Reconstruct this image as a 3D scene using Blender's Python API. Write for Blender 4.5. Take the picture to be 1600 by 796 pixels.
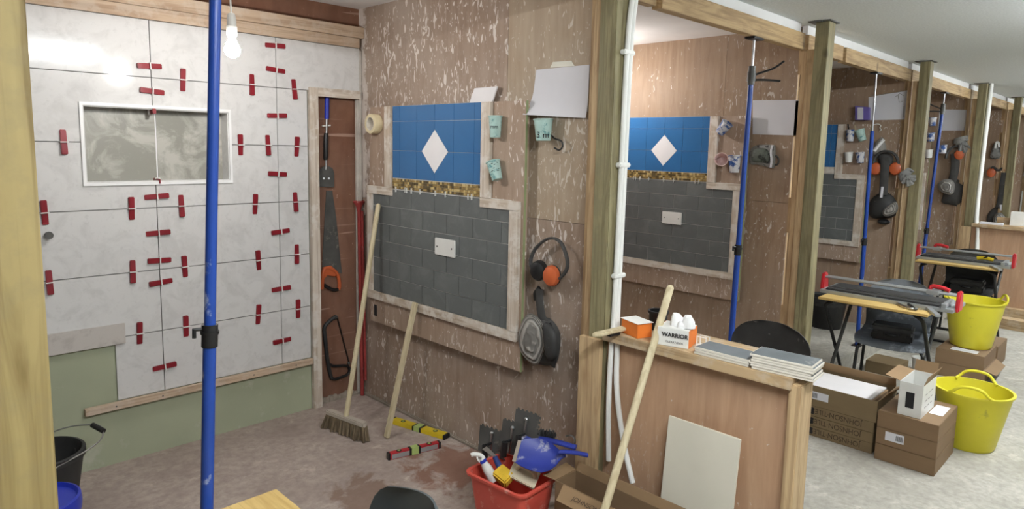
import bpy, bmesh, math, random
import numpy as np
from mathutils import Vector, Matrix
random.seed(7)
for o in list(bpy.data.objects): bpy.data.objects.remove(o)
SC = bpy.context.scene
COL = SC.collection
PI = math.pi

# ------------------------------------------------------------------ camera
YAW, PITCH, ROLL, FPX, CX, CY, CAMZ = .78885, .12388, .021715, 1047., 800., 360., 1.52
_f = np.array([math.sin(YAW)*math.cos(PITCH), math.cos(YAW)*math.cos(PITCH), -math.sin(PITCH)])
_r0 = np.array([math.cos(YAW), -math.sin(YAW), 0.]); _u0 = np.cross(_r0, _f)
_r = math.cos(ROLL)*_r0+math.sin(ROLL)*_u0; _u = -math.sin(ROLL)*_r0+math.cos(ROLL)*_u0
cam = bpy.data.cameras.new('camera'); camo = bpy.data.objects.new('camera', cam); COL.objects.link(camo)
cam.sensor_fit = 'HORIZONTAL'; cam.sensor_width = 36; cam.lens = FPX/1600*36
cam.shift_y = (CY-398)/1600; cam.clip_start = .02
camo.matrix_world = Matrix(((_r[0], _u[0], -_f[0], 0), (_r[1], _u[1], -_f[1], 0), (_r[2], _u[2], -_f[2], CAMZ), (0, 0, 0, 1)))
SC.camera = camo
def P(x, y, X=None, Y=None, Z=None):
    """photo pixel -> point on the plane X=, Y= or Z= that the thing touches"""
    d = (x-CX)/FPX*_r-(y-CY)/FPX*_u+_f
    if X is not None: t = X/d[0]
    elif Y is not None: t = Y/d[1]
    else: t = (Z-CAMZ)/d[2]
    return Vector((t*d[0], t*d[1], CAMZ+t*d[2]))
def PL(pts, **k): return [P(a, b, **k) for a, b in pts]

# ------------------------------------------------------------------ light
vs = SC.view_settings
vs.view_transform = 'Standard'; vs.look = 'None'; vs.gamma = 1; vs.use_curve_mapping = False; vs.exposure = 0.0
W = bpy.data.worlds.new('world'); SC.world = W; W.use_nodes = True
W.node_tree.nodes['Background'].inputs[0].default_value = (.80, .88, .95, 1)
W.node_tree.nodes['Background'].inputs[1].default_value = 0.
CEIL = 2.285
# aisle battens, all outside the frame: the first is mirrored in the upper left tiles, the row goes on along the lit aisle
LAMPS = [(.9, 0.), (4.4, 0.), (7.9, 0.), (11.4, 0.)]
BULB = P(363, 76, Y=2.65)
BULBS = [BULB, Vector((3.72, 2.98, 1.96))]     # the second, behind the partition, gives the bright patch on the next bay's plywood

# ------------------------------------------------------------------ materials
MATS = {}
def nd(nt, t, **k):
    n = nt.nodes.new(t)
    for a, b in k.items(): setattr(n, a, b)
    return n
def base_mat(name, rough=.6, metal=0, spec=.5):
    m = bpy.data.materials.new(name); m.use_nodes = True; nt = m.node_tree
    b = nt.nodes['Principled BSDF']; b.inputs['Roughness'].default_value = rough; b.inputs['Metallic'].default_value = metal
    b.inputs['Specular IOR Level'].default_value = spec
    MATS[name] = m; return m, nt, b
def coords(nt, scale=(1, 1, 1), rnd=False, rot=(0, 0, 0)):
    tc = nd(nt, 'ShaderNodeTexCoord'); v = tc.outputs['Object']
    if rnd:
        oi = nd(nt, 'ShaderNodeObjectInfo'); mu = nd(nt, 'ShaderNodeMath', operation='MULTIPLY'); mu.inputs[1].default_value = 57.3
        nt.links.new(oi.outputs['Random'], mu.inputs[0])
        ad = nd(nt, 'ShaderNodeVectorMath', operation='ADD'); nt.links.new(v, ad.inputs[0]); nt.links.new(mu.outputs[0], ad.inputs[1]); v = ad.outputs[0]
    mp = nd(nt, 'ShaderNodeMapping'); mp.inputs['Scale'].default_value = scale; mp.inputs['Rotation'].default_value = rot
    nt.links.new(v, mp.inputs[0]); return mp.outputs[0]
def noise(nt, vec, scale, detail=4, rough=.55, dist=0):
    n = nd(nt, 'ShaderNodeTexNoise'); n.inputs['Scale'].default_value = scale; n.inputs['Detail'].default_value = detail
    n.inputs['Roughness'].default_value = rough; n.inputs['Distortion'].default_value = dist
    nt.links.new(vec, n.inputs['Vector']); return n.outputs['Fac']
def ramp(nt, fac, stops):
    r = nd(nt, 'ShaderNodeValToRGB'); e = r.color_ramp.elements
    while len(e) < len(stops): e.new(.5)
    for q, (p, c) in zip(e, stops):
        q.position = p; q.color = (c if isinstance(c, tuple) else (c, c, c))+(1,)
    nt.links.new(fac, r.inputs[0]); return r.outputs[0]
def mixc(nt, fac, a, b, mode='MIX'):
    m = nd(nt, 'ShaderNodeMix', data_type='RGBA', blend_type=mode)
    for s, v in ((m.inputs[0], fac), (m.inputs[6], a), (m.inputs[7], b)):
        if isinstance(v, (int, float)): s.default_value = v
        elif isinstance(v, tuple): s.default_value = v+(1,)
        else: nt.links.new(v, s)
    return m.outputs[2]
def math_(nt, op, a, b):
    m = nd(nt, 'ShaderNodeMath', operation=op)
    for s, v in zip(m.inputs, (a, b)):
        if isinstance(v, (int, float)): s.default_value = v
        else: nt.links.new(v, s)
    return m.outputs[0]
def bump(nt, b, h, strength=.3, dist=.01):
    n = nd(nt, 'ShaderNodeBump'); n.inputs['Strength'].default_value = strength; n.inputs['Distance'].default_value = dist
    nt.links.new(h, n.inputs['Height']); nt.links.new(n.outputs[0], b.inputs['Normal'])
def srgb(r, g, b):
    f = lambda c: ((c/255+.055)/1.055)**2.4 if c > 10 else c/255/12.92
    return (f(r), f(g), f(b))
def scl(c, k): return tuple(min(1, v*k) for v in c)
def plain(name, rgb, rough=.55, var=.12, scale=8, metal=0, bmp=0, spec=.4, dirt=None, dirt_at=.6, stretch=(1, 1, 1), rnd=True):
    m, nt, b = base_mat(name, rough, metal, spec); c = srgb(*rgb)
    v = coords(nt, stretch, rnd); n = noise(nt, v, scale)
    col = ramp(nt, n, [(.3, scl(c, 1-var)), (.7, scl(c, 1+var))])
    if dirt:
        d = noise(nt, v, scale*1.7, 6, .65)
        col = mixc(nt, ramp(nt, d, [(dirt_at, 0.), (dirt_at+.1, 1.)]), col, srgb(*dirt))
    nt.links.new(col, b.inputs['Base Color'])
    if bmp: bump(nt, b, noise(nt, v, scale*5, 5), bmp, .004)
    return m
def ply(name, light, dark, smear=.62, smear_rgb=(205, 196, 186), grain=(1, 3, .35), dust=(170, 155, 142), dust_amt=.5, dabs=(1, 34, 13), haze=None):
    m, nt, b = base_mat(name, .62, 0, .3)
    v = coords(nt, grain); g = noise(nt, v, 9, 6, .6, .6)
    col = ramp(nt, g, [(.28, srgb(*dark)), (.72, srgb(*light))])
    v2 = coords(nt)
    dn = noise(nt, v2, 2.2, 7, .62)
    col = mixc(nt, math_(nt, 'MULTIPLY', ramp(nt, dn, [(.40, 0.), (.72, 1.)]), dust_amt), col, srgb(*dust))
    # plaster dabs: stretched blotches, gathered where a slow noise allows
    v3 = coords(nt, dabs, rot=(.75, 0, 0)); s = noise(nt, v3, 1., 1.2, .4, 1.4)
    v4 = coords(nt, dabs, rot=(-.5, 0, 0)); s2 = noise(nt, v4, 1., 1.2, .4, 1.4)
    mx = math_(nt, 'MAXIMUM', s, s2)
    mask = noise(nt, v2, 1.7, 2)
    tot = math_(nt, 'ADD', mx, math_(nt, 'MULTIPLY', mask, .28))
    sm = ramp(nt, tot, [(smear+.16, 0.), (smear+.185, 1.)])
    col = mixc(nt, math_(nt, 'MULTIPLY', sm, .85), col, srgb(*smear_rgb))
    fl = coords(nt, (1, 95, 34), rot=(.2, 0, 0)); f1 = noise(nt, fl, 1., 2, .5, .8)
    col = mixc(nt, math_(nt, 'MULTIPLY', ramp(nt, f1, [(.64, 0.), (.70, .7)]), ramp(nt, mask, [(.42, 0.), (.62, 1.)])), col, srgb(*smear_rgb))
    if haze:                                    # old plaster skim rubbed out from the room corner
        sx = nd(nt, 'ShaderNodeSeparateXYZ'); nt.links.new(v2, sx.inputs[0])
        mr = nd(nt, 'ShaderNodeMapRange'); mr.inputs[1].default_value = haze[0]; mr.inputs[2].default_value = haze[1]; nt.links.new(sx.outputs['Y'], mr.inputs[0])
        hz_ = math_(nt, 'ADD', mr.outputs[0], math_(nt, 'SUBTRACT', noise(nt, v2, 5, 6, .65), .5))
        col = mixc(nt, ramp(nt, hz_, [(.80, 0.), (.86, .75)]), col, srgb(*smear_rgb))
    sp = noise(nt, v2, 46, 3, .6); col = mixc(nt, ramp(nt, sp, [(.69, 0.), (.73, .8)]), col, srgb(*smear_rgb))
    nt.links.new(col, b.inputs['Base Color']); bump(nt, b, g, .15, .003)
    return m
def timber(name, light, dark, axis='z', dirt=None, scale=1., amt=.5):
    m, nt, b = base_mat(name, .6, 0, .3)
    st = {'x': (.12, 1, 1), 'y': (1, .12, 1), 'z': (1, 1, .12)}[axis]
    v = coords(nt, tuple(s*scale for s in st), True); n = noise(nt, v, 22, 4, .55, 1.4); n2 = noise(nt, v, 70, 3, .6)
    col = ramp(nt, n, [(.3, srgb(*dark)), (.55, srgb(*light)), (.8, scl(srgb(*light), 1.12))])
    st2 = {'x': (.025, 1, 1), 'y': (1, .025, 1), 'z': (1, 1, .025)}[axis]; vg = coords(nt, tuple(s*scale for s in st2), True); n3 = noise(nt, vg, 75, 2, .5, .5)
    col = mixc(nt, math_(nt, 'MULTIPLY', ramp(nt, n3, [(.52, 0.), (.64, 1.)]), .55), col, scl(srgb(*dark), .85))
    col = mixc(nt, math_(nt, 'MULTIPLY', n2, .3), col, srgb(*dark))
    vk = coords(nt, (1, 1, 1), True); k = noise(nt, vk, 5.5, 1, .4); col = mixc(nt, ramp(nt, k, [(.76, 0.), (.80, .75)]), col, scl(srgb(*dark), .5))
    if dirt:
        d = noise(nt, vk, 12, 6, .65); col = mixc(nt, math_(nt, 'MULTIPLY', ramp(nt, d, [(.48, 0.), (.60, 1.)]), amt), col, srgb(*dirt))
    nt.links.new(col, b.inputs['Base Color']); bump(nt, b, n, .12, .003)
    return m
def floor_mat(name, light, dark, stain=None, at=(0, 0), rad=.3, stain2=None):
    m, nt, b = base_mat(name, .8, 0, .25); v = coords(nt)
    n = noise(nt, v, 2.6, 9, .66); n2 = noise(nt, v, 26, 6, .7)
    col = ramp(nt, n, [(.32, srgb(*dark)), (.66, srgb(*light))])
    col = mixc(nt, ramp(nt, n2, [(.35, .6), (.60, 0.)]), col, scl(srgb(*dark), .75))
    pale = noise(nt, v, 7, 8, .7); col = mixc(nt, ramp(nt, pale, [(.58, 0.), (.68, .6)]), col, scl(srgb(*light), 1.25))
    for rgb_, at_, rad_ in ([(stain, at, rad)] if stain else [])+([stain2] if stain2 else []):
        v5 = coords(nt, (1, .8, 1)); vm = nd(nt, 'ShaderNodeVectorMath', operation='DISTANCE'); nt.links.new(v5, vm.inputs[0])
        vm.inputs[1].default_value = (at_[0], at_[1]*.8, 0)
        ds = math_(nt, 'DIVIDE', vm.outputs['Value'], rad_)
        ns = noise(nt, v, 6.5, 6, .62, .5)
        t = math_(nt, 'SUBTRACT', math_(nt, 'MULTIPLY', ns, 2.0), ds)
        col = mixc(nt, ramp(nt, t, [(.30, 0.), (.52, .8)]), col, srgb(*rgb_))
    nt.links.new(col, b.inputs['Base Color']); bump(nt, b, n2, .25, .004)
    return m
def stone(name, base, vein, rough=.12, s=3., lo=.45, hi=.6, amt=.7):
    m, nt, b = base_mat(name, rough, 0, .5); v = coords(nt, (1, 1, 1), True)
    n = noise(nt, v, s, 8, .65, 1.0); n2 = noise(nt, v, s*4, 6, .7)
    col = mixc(nt, math_(nt, 'MULTIPLY', ramp(nt, n, [(lo, 0.), (hi, 1.)]), amt), srgb(*base), srgb(*vein))
    col = mixc(nt, ramp(nt, n2, [(.55, 0.), (.72, .45)]), col, scl(srgb(*vein), .9))
    nt.links.new(col, b.inputs['Base Color']); return m

ply('ply_partition', (168, 148, 132), (142, 121, 105), .65, haze=(3.05, 3.44), dust_amt=.6, smear_rgb=(222, 213, 206), dust=(178, 165, 154))
ply('ply_partition_pale', (180, 162, 140), (158, 138, 117), .66, dust_amt=.6, smear_rgb=(210, 202, 191), dust=(180, 168, 152))
ply('ply_partition_low', (168, 148, 132), (142, 121, 105), .675, dust_amt=.75, smear_rgb=(222, 213, 206), dust=(178, 165, 154))
ply('ply_brown', (164, 140, 117), (139, 114, 93), .69, dust_amt=.4)
ply('ply_nook', (136, 98, 78), (110, 74, 58), .70, dust_amt=.2, smear_rgb=(170, 140, 125))
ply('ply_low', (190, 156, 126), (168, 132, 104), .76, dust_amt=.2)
ply('ply_board', (178, 156, 138), (152, 129, 111), .67, dust_amt=.45, smear_rgb=(222, 212, 204))
timber('pine', (198, 172, 134), (160, 130, 96))
timber('pine_x', (192, 164, 122), (150, 122, 86), 'x')
timber('pine_y', (190, 164, 128), (150, 124, 92), 'y', dirt=(200, 190, 175), amt=.35)
timber('pine_pale', (204, 182, 158), (176, 150, 126), 'x', dirt=(212, 200, 186), amt=.4)
timber('post_green', (144, 136, 104), (102, 93, 66), 'z', dirt=(120, 112, 88))
timber('post_near', (170, 152, 104), (112, 92, 54), 'z', scale=.6, dirt=(140, 128, 96), amt=.3)
timber('frame_z', (214, 204, 192), (184, 166, 146), 'z', dirt=(222, 216, 208), amt=.8)
timber('frame_y', (214, 204, 192), (184, 166, 146), 'y', dirt=(222, 216, 208), amt=.8)
timber('frame_x', (214, 204, 192), (184, 166, 146), 'x', dirt=(222, 216, 208), amt=.8)
timber('handle_wood', (210, 198, 166), (190, 174, 140), 'z')
timber('desk_top', (206, 176, 112), (188, 156, 92), 'y')
floor_mat('floor_bay', (188, 174, 164), (160, 144, 136), stain=(128, 88, 70), at=(1.98, 2.30), rad=.30, stain2=((128, 104, 90), (1.52, 2.33), .24))
floor_mat('floor_aisle', (188, 184, 174), (160, 156, 146))
plain('ceiling_paint', (226, 231, 232), .9, .09, 90, bmp=.5)
plain('ceiling_bay', (222, 218, 216), .9, .05, 4)
plain('wall_far', (200, 200, 194), .9, .05, 3)
plain('plasterboard_green', (166, 171, 146), .8, .08, 3, dirt=(184, 186, 168), dirt_at=.56)
plain('board_edge', (140, 150, 108), .8, .15, 14)
stone('marble_white', (214, 213, 212), (192, 191, 190), .10, 8, .48, .62, .45)
stone('marble_grey', (146, 145, 136), (190, 188, 180), .35, 5, .47, .60, .8)
stone('marble_strip', (196, 190, 184), (160, 152, 146), .4, 5, .48, .6, .7)
stone('slate', (98, 102, 102), (118, 122, 121), .45, 7, .5, .65, .7)
plain('blue_glaze', (50, 106, 160), .25, .05, 4, spec=.5)
plain('grout', (212, 210, 206), .9)
plain('tile_adhesive', (112, 110, 106), .9)
plain('trim_white', (236, 236, 236), .3, .03)
plain('white_glaze', (232, 230, 232), .25, .03)
plain('white_plastic', (226, 226, 222), .4, .05)
plain('paper', (216, 216, 222), .8, .02)
plain('mosaic_gold', (150, 126, 78), .3, .3, 60)
plain('red_plastic', (132, 26, 38), .4, .12)
plain('blue_paint', (34, 68, 148), .35, .08, 9, dirt=(176, 186, 205), dirt_at=.645, stretch=(1, 1, .6))
plain('steel', (190, 192, 194), .3, .1, 12, metal=1)
plain('alu', (176, 180, 182), .4, .1, 12, metal=.6)
plain('dark_steel', (88, 88, 86), .5, .25, 9, metal=.25, dirt=(140, 135, 128), dirt_at=.62)
plain('black_plastic', (30, 30, 31), .4, .2, 9)
plain('black_dusty', (48, 48, 48), .6, .25, 9, dirt=(120, 118, 114), dirt_at=.64)
plain('charcoal_cloth', (70, 69, 68), .9, .2, 14, dirt=(120, 116, 110), dirt_at=.66)
plain('grey_pad', (150, 147, 142), .8, .12, 12)
plain('orange_plastic', (190, 94, 54), .4, .08, 9, dirt=(225, 190, 160), dirt_at=.68)
plain('grey_chair', (110, 116, 124), .5, .2, 5, dirt=(158, 166, 176), dirt_at=.52)
plain('slate_chair', (78, 84, 86), .4, .2, 5, dirt=(170, 172, 170), dirt_at=.70)
plain('cardboard', (126, 102, 76), .8, .07, 4, stretch=(1, 1, 4))
plain('cardboard_olive', (124, 106, 78), .8, .07, 4, stretch=(1, 1, 4))
plain('cardboard_inner', (140, 114, 84), .85, .08, 4)
plain('ink', (62, 48, 36), .8, .05)
plain('ink_black', (28, 28, 30), .7, .05)
plain('ink_blue', (42, 62, 122), .6, .1)
plain('yellow_tub', (218, 208, 56), .4, .08, 4, dirt=(160, 152, 60), dirt_at=.62)
plain('yellow_paint', (218, 190, 40), .35, .05)
plain('yellow_sponge', (214, 176, 54), .95, .15, 30, bmp=.5)
plain('cream_tile', (208, 203, 188), .4, .03, 6)
plain('cream_foam', (214, 204, 178), .8, .06, 9)
plain('tile_back', (104, 110, 114), .5, .2, 9, dirt=(160, 160, 158), dirt_at=.6)
plain('tile_side', (216, 210, 198), .6, .06)
plain('red_bucket', (206, 84, 70), .4, .07, 9, dirt=(226, 160, 148), dirt_at=.60)
plain('blue_plastic', (42, 56, 140), .4, .1, 6, dirt=(176, 176, 186), dirt_at=.55)
plain('blue_lid', (34, 52, 168), .35, .06)
plain('cup_aqua', (176, 206, 200), .45, .08, 22, dirt=(98, 150, 152), dirt_at=.56)
plain('cup_blue', (210, 210, 214), .45, .06, 16, dirt=(46, 84, 150), dirt_at=.47)
plain('cup_pink', (226, 196, 192), .45, .06, 16)
plain('tape_cream', (222, 208, 172), .6, .04)
plain('tape_film', (206, 204, 190), .35, .04)
plain('level_red', (178, 48, 56), .35, .08, 12)
plain('vial_green', (176, 196, 120), .15, .05)
plain('bristle', (112, 98, 78), .95, .35, 60, stretch=(1, 1, .1))
plain('broom_block', (176, 166, 154), .8, .1, 9)
plain('red_stained', (150, 60, 58), .35, .25, 12, dirt=(200, 150, 150), dirt_at=.64)
plain('purple_print', (108, 96, 168), .5, .1)
plain('orange_print', (222, 122, 48), .6, .08)
plain('glove_white', (238, 238, 238), .6, .04)
plain('glove_grey', (138, 138, 136), .85, .15, 20, dirt=(70, 70, 70), dirt_at=.54)
plain('bag_green', (92, 98, 90), .6, .25, 14, dirt=(45, 48, 45), dirt_at=.5)
plain('caulk', (196, 190, 182), .9, .12, 20, bmp=.6)
plain('cement', (150, 140, 128), .95, .15, 20, bmp=.5)
m, nt, b = base_mat('lamp_glow', .3); b.inputs['Emission Color'].default_value = (1, .97, .93, 1); b.inputs['Emission Strength'].default_value = 470
m, nt, b = base_mat('batten_glow', .3); b.inputs['Emission Color'].default_value = (.95, .99, 1, 1); b.inputs['Emission Strength'].default_value = 130
# the moulded wavy grip lines of the knee pads: fine relief
m = plain('pad_ribbed', (168, 164, 158), .7, .1, 20); nt = m.node_tree
wv = nd(nt, 'ShaderNodeTexWave'); wv.inputs['Scale'].default_value = 30; wv.inputs['Distortion'].default_value = 3.5; wv.inputs['Detail'].default_value = 1; wv.inputs['Detail Scale'].default_value = .6
nt.links.new(coords(nt), wv.inputs[0]); bump(nt, nt.nodes['Principled BSDF'], wv.outputs['Fac'], .9, .01)
_bc = nt.nodes['Principled BSDF'].inputs['Base Color']; _old = _bc.links[0].from_socket
nt.links.new(mixc(nt, ramp(nt, wv.outputs['Fac'], [(.25, .75), (.5, 0.)]), _old, srgb(92, 90, 86)), _bc)

# ------------------------------------------------------------------ mesh tools
V = Vector
class MB:
    def __init__(s): s.v = []; s.f = []; s.mi = []; s.m = 0
    def add(s, vs, fs):
        k = len(s.v); s.v += [V(p) for p in vs]; s.f += [tuple(i+k for i in f) for f in fs]; s.mi += [s.m]*len(fs); return s
    def box(s, a, b):
        (x0, y0, z0), (x1, y1, z1) = a, b
        x0, x1 = sorted((x0, x1)); y0, y1 = sorted((y0, y1)); z0, z1 = sorted((z0, z1))
        return s.add([(x0, y0, z0), (x1, y0, z0), (x1, y1, z0), (x0, y1, z0), (x0, y0, z1), (x1, y0, z1), (x1, y1, z1), (x0, y1, z1)],
                     [(0, 3, 2, 1), (4, 5, 6, 7), (0, 1, 5, 4), (1, 2, 6, 5), (2, 3, 7, 6), (3, 0, 4, 7)])
    def obox(s, c, ex, ey, ez):
        """box about c with half-axis vectors"""
        c, ex, ey, ez = V(c), V(ex), V(ey), V(ez)
        if ex.cross(ey).dot(ez) < 0: ex = -ex
        q = [c+a*ex+b_*ey+d*ez for d in (-1, 1) for a, b_ in ((-1, -1), (1, -1), (1, 1), (-1, 1))]
        return s.add(q, [(0, 3, 2, 1), (4, 5, 6, 7), (0, 1, 5, 4), (1, 2, 6, 5), (2, 3, 7, 6), (3, 0, 4, 7)])
    def bar(s, p, q, w, h, up=(0, 0, 1)):
        p, q, up = V(p), V(q), V(up); d = (q-p); a = d.cross(up)
        if a.length < 1e-6: a = d.cross(V((1, 0, 0)))
        a.normalize(); b_ = a.cross(d).normalized()
        return s.obox((p+q)/2, d/2, a*w/2, b_*h/2)
    def prism(s, pts, d):
        pts = [V(p) for p in pts]; d = V(d); n = len(pts)
        nr = V((0, 0, 0))
        for i in range(n): nr += pts[i].cross(pts[(i+1) % n])
        if nr.dot(d) > 0: pts = pts[::-1]
        return s.add(pts+[p+d for p in pts], [tuple(range(n)), tuple(range(2*n-1, n-1, -1))]+[(i, n+i, n+(i+1) % n, (i+1) % n)[::1] for i in range(n)])
    def cyl(s, p, q, r, r2=None, n=14, caps=True):
        return s.tube([p, q], [r, r if r2 is None else r2], n, caps)
    def tube(s, path, r, n=10, caps=True, flat=1., up=None):
        path = [V(p) for p in path]; m_ = len(path); rs = r if isinstance(r, (list, tuple)) else [r]*m_
        t0 = (path[1]-path[0]).normalized()
        a = V(up) if up is not None else (V((0, 0, 1)) if abs(t0.z) < .9 else V((1, 0, 0)))
        vs_, fs = [], []
        for i in range(m_):
            t = (path[min(i+1, m_-1)]-path[max(i-1, 0)]).normalized()
            a = (a-t*a.dot(t))
            if a.length < 1e-6: a = t.orthogonal()
            a.normalize(); c = t.cross(a)
            for k in range(n):
                th = 2*PI*k/n; vs_.append(path[i]+rs[i]*(math.cos(th)*a*flat+math.sin(th)*c))
        for i in range(m_-1):
            for k in range(n):
                k2 = (k+1) % n; fs.append((i*n+k, i*n+k2, (i+1)*n+k2, (i+1)*n+k))
        if caps: fs += [tuple(range(n-1, -1, -1)), tuple(range((m_-1)*n, m_*n))]
        return s.add(vs_, fs)
    def lathe(s, prof, c=(0, 0, 0), axis=(0, 0, 1), n=28, sx=1., sy=1.):
        """prof: list of (radius, height) along axis"""
        c, ax = V(c), V(axis).normalized(); a = V((1, 0, 0)) if abs(ax.x) < .9 else V((0, 1, 0))
        a = (a-ax*a.dot(ax)).normalized(); b_ = ax.cross(a)
        vs_, fs = [], []; m_ = len(prof)
        for r, h in prof:
            for k in range(n):
                th = 2*PI*k/n; vs_.append(c+ax*h+max(r, 1e-5)*(a*math.cos(th)*sx+b_*math.sin(th)*sy))
        for i in range(m_-1):
            for k in range(n):
                k2 = (k+1) % n; fs.append((i*n+k, i*n+k2, (i+1)*n+k2, (i+1)*n+k))
        return s.add(vs_, fs)
    def ball(s, c, rx, ry=None, rz=None, n=14, m_=8):
        ry = ry or rx; rz = rz or rx; c = V(c); vs_, fs = [], []
        for i in range(m_+1):
            ph = PI*i/m_
            for k in range(n):
                th = 2*PI*k/n; vs_.append(c+V((rx*math.sin(ph)*math.cos(th), ry*math.sin(ph)*math.sin(th), -rz*math.cos(ph))))
        for i in range(m_):
            for k in range(n):
                k2 = (k+1) % n; fs.append((i*n+k, i*n+k2, (i+1)*n+k2, (i+1)*n+k))
        return s.add(vs_, fs)
    def pillow(s, pts, d, rings=4, edge=.25):
        """domed pad: outline pts (planar, any order), swelling along d, with a flat back and a side of edge*d"""
        pts = smooth_loop([V(p) for p in pts]); d = V(d); n = len(pts); c = sum(pts, V((0, 0, 0)))/n
        vs_ = list(pts)
        for j in range(rings):
            th = PI/2*j/rings; sc_ = math.cos(th)
            vs_ += [c+(p-c)*(.02+.98*sc_)+d*(edge+(1-edge)*math.sin(th)) for p in pts]
        fs = [tuple(range(n))]
        for j in range(rings):
            for i in range(n):
                i2 = (i+1) % n; fs.append((j*n+i, (j+1)*n+i, (j+1)*n+i2, j*n+i2))
        fs.append(tuple(range((rings+1)*n-1, rings*n-1, -1)))
        nr = V((0, 0, 0))
        for i in range(n): nr += (pts[i]-c).cross(pts[(i+1) % n]-c)
        if nr.dot(d) > 0: fs = [f[::-1] for f in fs]
        return s.add(vs_, fs)
def smooth_loop(p, k=2):
    for _ in range(k):
        q = []
        for i in range(len(p)):
            a, b_ = p[i], p[(i+1) % len(p)]; q += [a*.75+b_*.25, a*.25+b_*.75]
        p = q
    return p
def curve(p, k=3):
    p = [V(x) for x in p]
    for _ in range(k):
        q = [p[0]]
        for i in range(len(p)-1): q += [p[i]*.75+p[i+1]*.25, p[i]*.25+p[i+1]*.75]
        p = q+[p[-1]]
    return p
def build(name, mb, mat, parent=None, org=(0, 0, 0), bev=0, smooth=35, mats=None):
    me = bpy.data.meshes.new(name); org = V(org)
    me.from_pydata([tuple(p-org) for p in mb.v], [], mb.f)
    for mm in (mats or [mat]): me.materials.append(MATS[mm])
    if mats: me.polygons.foreach_set('material_index', mb.mi)
    bm = bmesh.new(); bm.from_mesh(me)
    bmesh.ops.remove_doubles(bm, verts=bm.verts, dist=1e-6)
    bmesh.ops.recalc_face_normals(bm, faces=bm.faces)
    if bev: bmesh.ops.bevel(bm, geom=[e for e in bm.edges if len(e.link_faces) == 2 and e.calc_face_angle(0) > .6], offset=bev, segments=2, affect='EDGES', clamp_overlap=True)
    bm.to_mesh(me); bm.free()
    me.shade_smooth(); me.set_sharp_from_angle(angle=math.radians(smooth))
    o = bpy.data.objects.new(name, me); COL.objects.link(o)
    if parent is None: o.location = org
    else: o.parent = parent; o.location = (0, 0, 0)
    return o
class Thing:
    """an Empty at the thing's base; parts given in world coordinates unless local=True"""
    def __init__(s, name, label, cat, org=(0, 0, 0), rotz=0, group=None, local=False):
        s.e = bpy.data.objects.new(name, None); COL.objects.link(s.e); s.e.empty_display_size = .05
        s.e.location = org; s.e.rotation_euler = (0, 0, rotz); s.org = V((0, 0, 0)) if local else V(org)
        tag(s.e, label, cat, group)
    def part(s, name, mb, mat, parent=None, bev=0, label=None, smooth=35, mats=None):
        o = build(name, mb, mat, parent or s.e, s.org, bev, smooth, mats)
        if label: o['label'] = label
        return o
    def share(s, name, me, loc, parent=None, rot=None):
        o = bpy.data.objects.new(name, me); COL.objects.link(o); o.parent = parent or s.e; o.location = V(loc)-s.org
        if rot is not None: o.rotation_euler = rot
        return o
def tag(o, label, cat, group=None):
    o['label'] = label; o['category'] = cat
    if group: o['group'] = group
    return o
def single(name, mb, mat, label, cat, org, group=None, bev=0, **k):
    return tag(build(name, mb, mat, None, org, bev, **k), label, cat, group)
def struct(name, mb, mat, bev=0, **k):
    o = build(name, mb, mat, None, (0, 0, 0), bev, **k); o['kind'] = 'structure'; return o
def child(name, mb, mat, parent, bev=0, **k): return build(name, mb, mat, parent, (0, 0, 0), bev, **k)
def copy_tree(o, parent=None):
    c = o.copy(); COL.objects.link(c); c.parent = parent
    for ch in o.children: copy_tree(ch, c)
    return c
def lettering(s, size, mat, o, ex, ey, parent, org=(0, 0, 0), align='LEFT', lift=.0006, squash=1., bold=0.):
    cu = bpy.data.curves.new('lettering', 'FONT'); cu.body = s; cu.size = size; cu.align_x = align; cu.extrude = 0; cu.offset = bold
    t = bpy.data.objects.new('tmp', cu); COL.objects.link(t)
    me = bpy.data.meshes.new_from_object(t); bpy.data.objects.remove(t)
    ex, ey = V(ex).normalized(), V(ey).normalized(); ez = ex.cross(ey); o = V(o)+ez*lift-V(org)
    me.transform(Matrix(((ex.x*squash, ey.x, ez.x, o.x), (ex.y*squash, ey.y, ez.y, o.y), (ex.z*squash, ey.z, ez.z, o.z), (0, 0, 0, 1))))
    me.materials.clear(); me.materials.append(MATS[mat]); me.name = 'lettering'
    ob = bpy.data.objects.new('lettering', me); COL.objects.link(ob); ob.parent = parent; return ob

# ------------------------------------------------------------------ the room
A = -.12                                     # aisle floor; the bays stand on a low platform at z = 0
KY = 1.66                                    # platform edge
YB, YT, YN = 3.50, 3.40, 3.444               # back wall, tile faces, plywood in the nook
PX = [.165, 2.06, 4.10, 6.30, 8.50, 10.6, 12.75]    # post faces towards the camera
WX = [None, 2.18, 4.215, 6.42, 8.62, 10.72, 12.87]  # plywood partitions
struct('floor', MB().box((-5, -4, A-.1), (14, KY, A)), 'floor_aisle')
struct('floor_platform', MB().box((-5, KY, A-.1), (2.23, 3.6, 0)), 'floor_bay')
struct('floor_platform', MB().box((2.23, KY, A-.1), (14, 3.6, 0)), 'floor_aisle')
struct('ceiling', MB().box((-5, -4, CEIL), (14, 1.71, CEIL+.08)), 'ceiling_paint')
struct('ceiling_bay', MB().box((-5, 1.71, CEIL), (14, 3.6, CEIL+.08)), 'ceiling_bay')
struct('wall_front', MB().box((-5, -4.1, A), (14, -4, CEIL)), 'wall_far')
struct('wall_left', MB().box((-5.1, -4, A), (-5, 3.6, CEIL)), 'wall_far')
struct('wall_right', MB().box((14, -4, A), (14.1, 3.6, CEIL)), 'wall_far')
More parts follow.
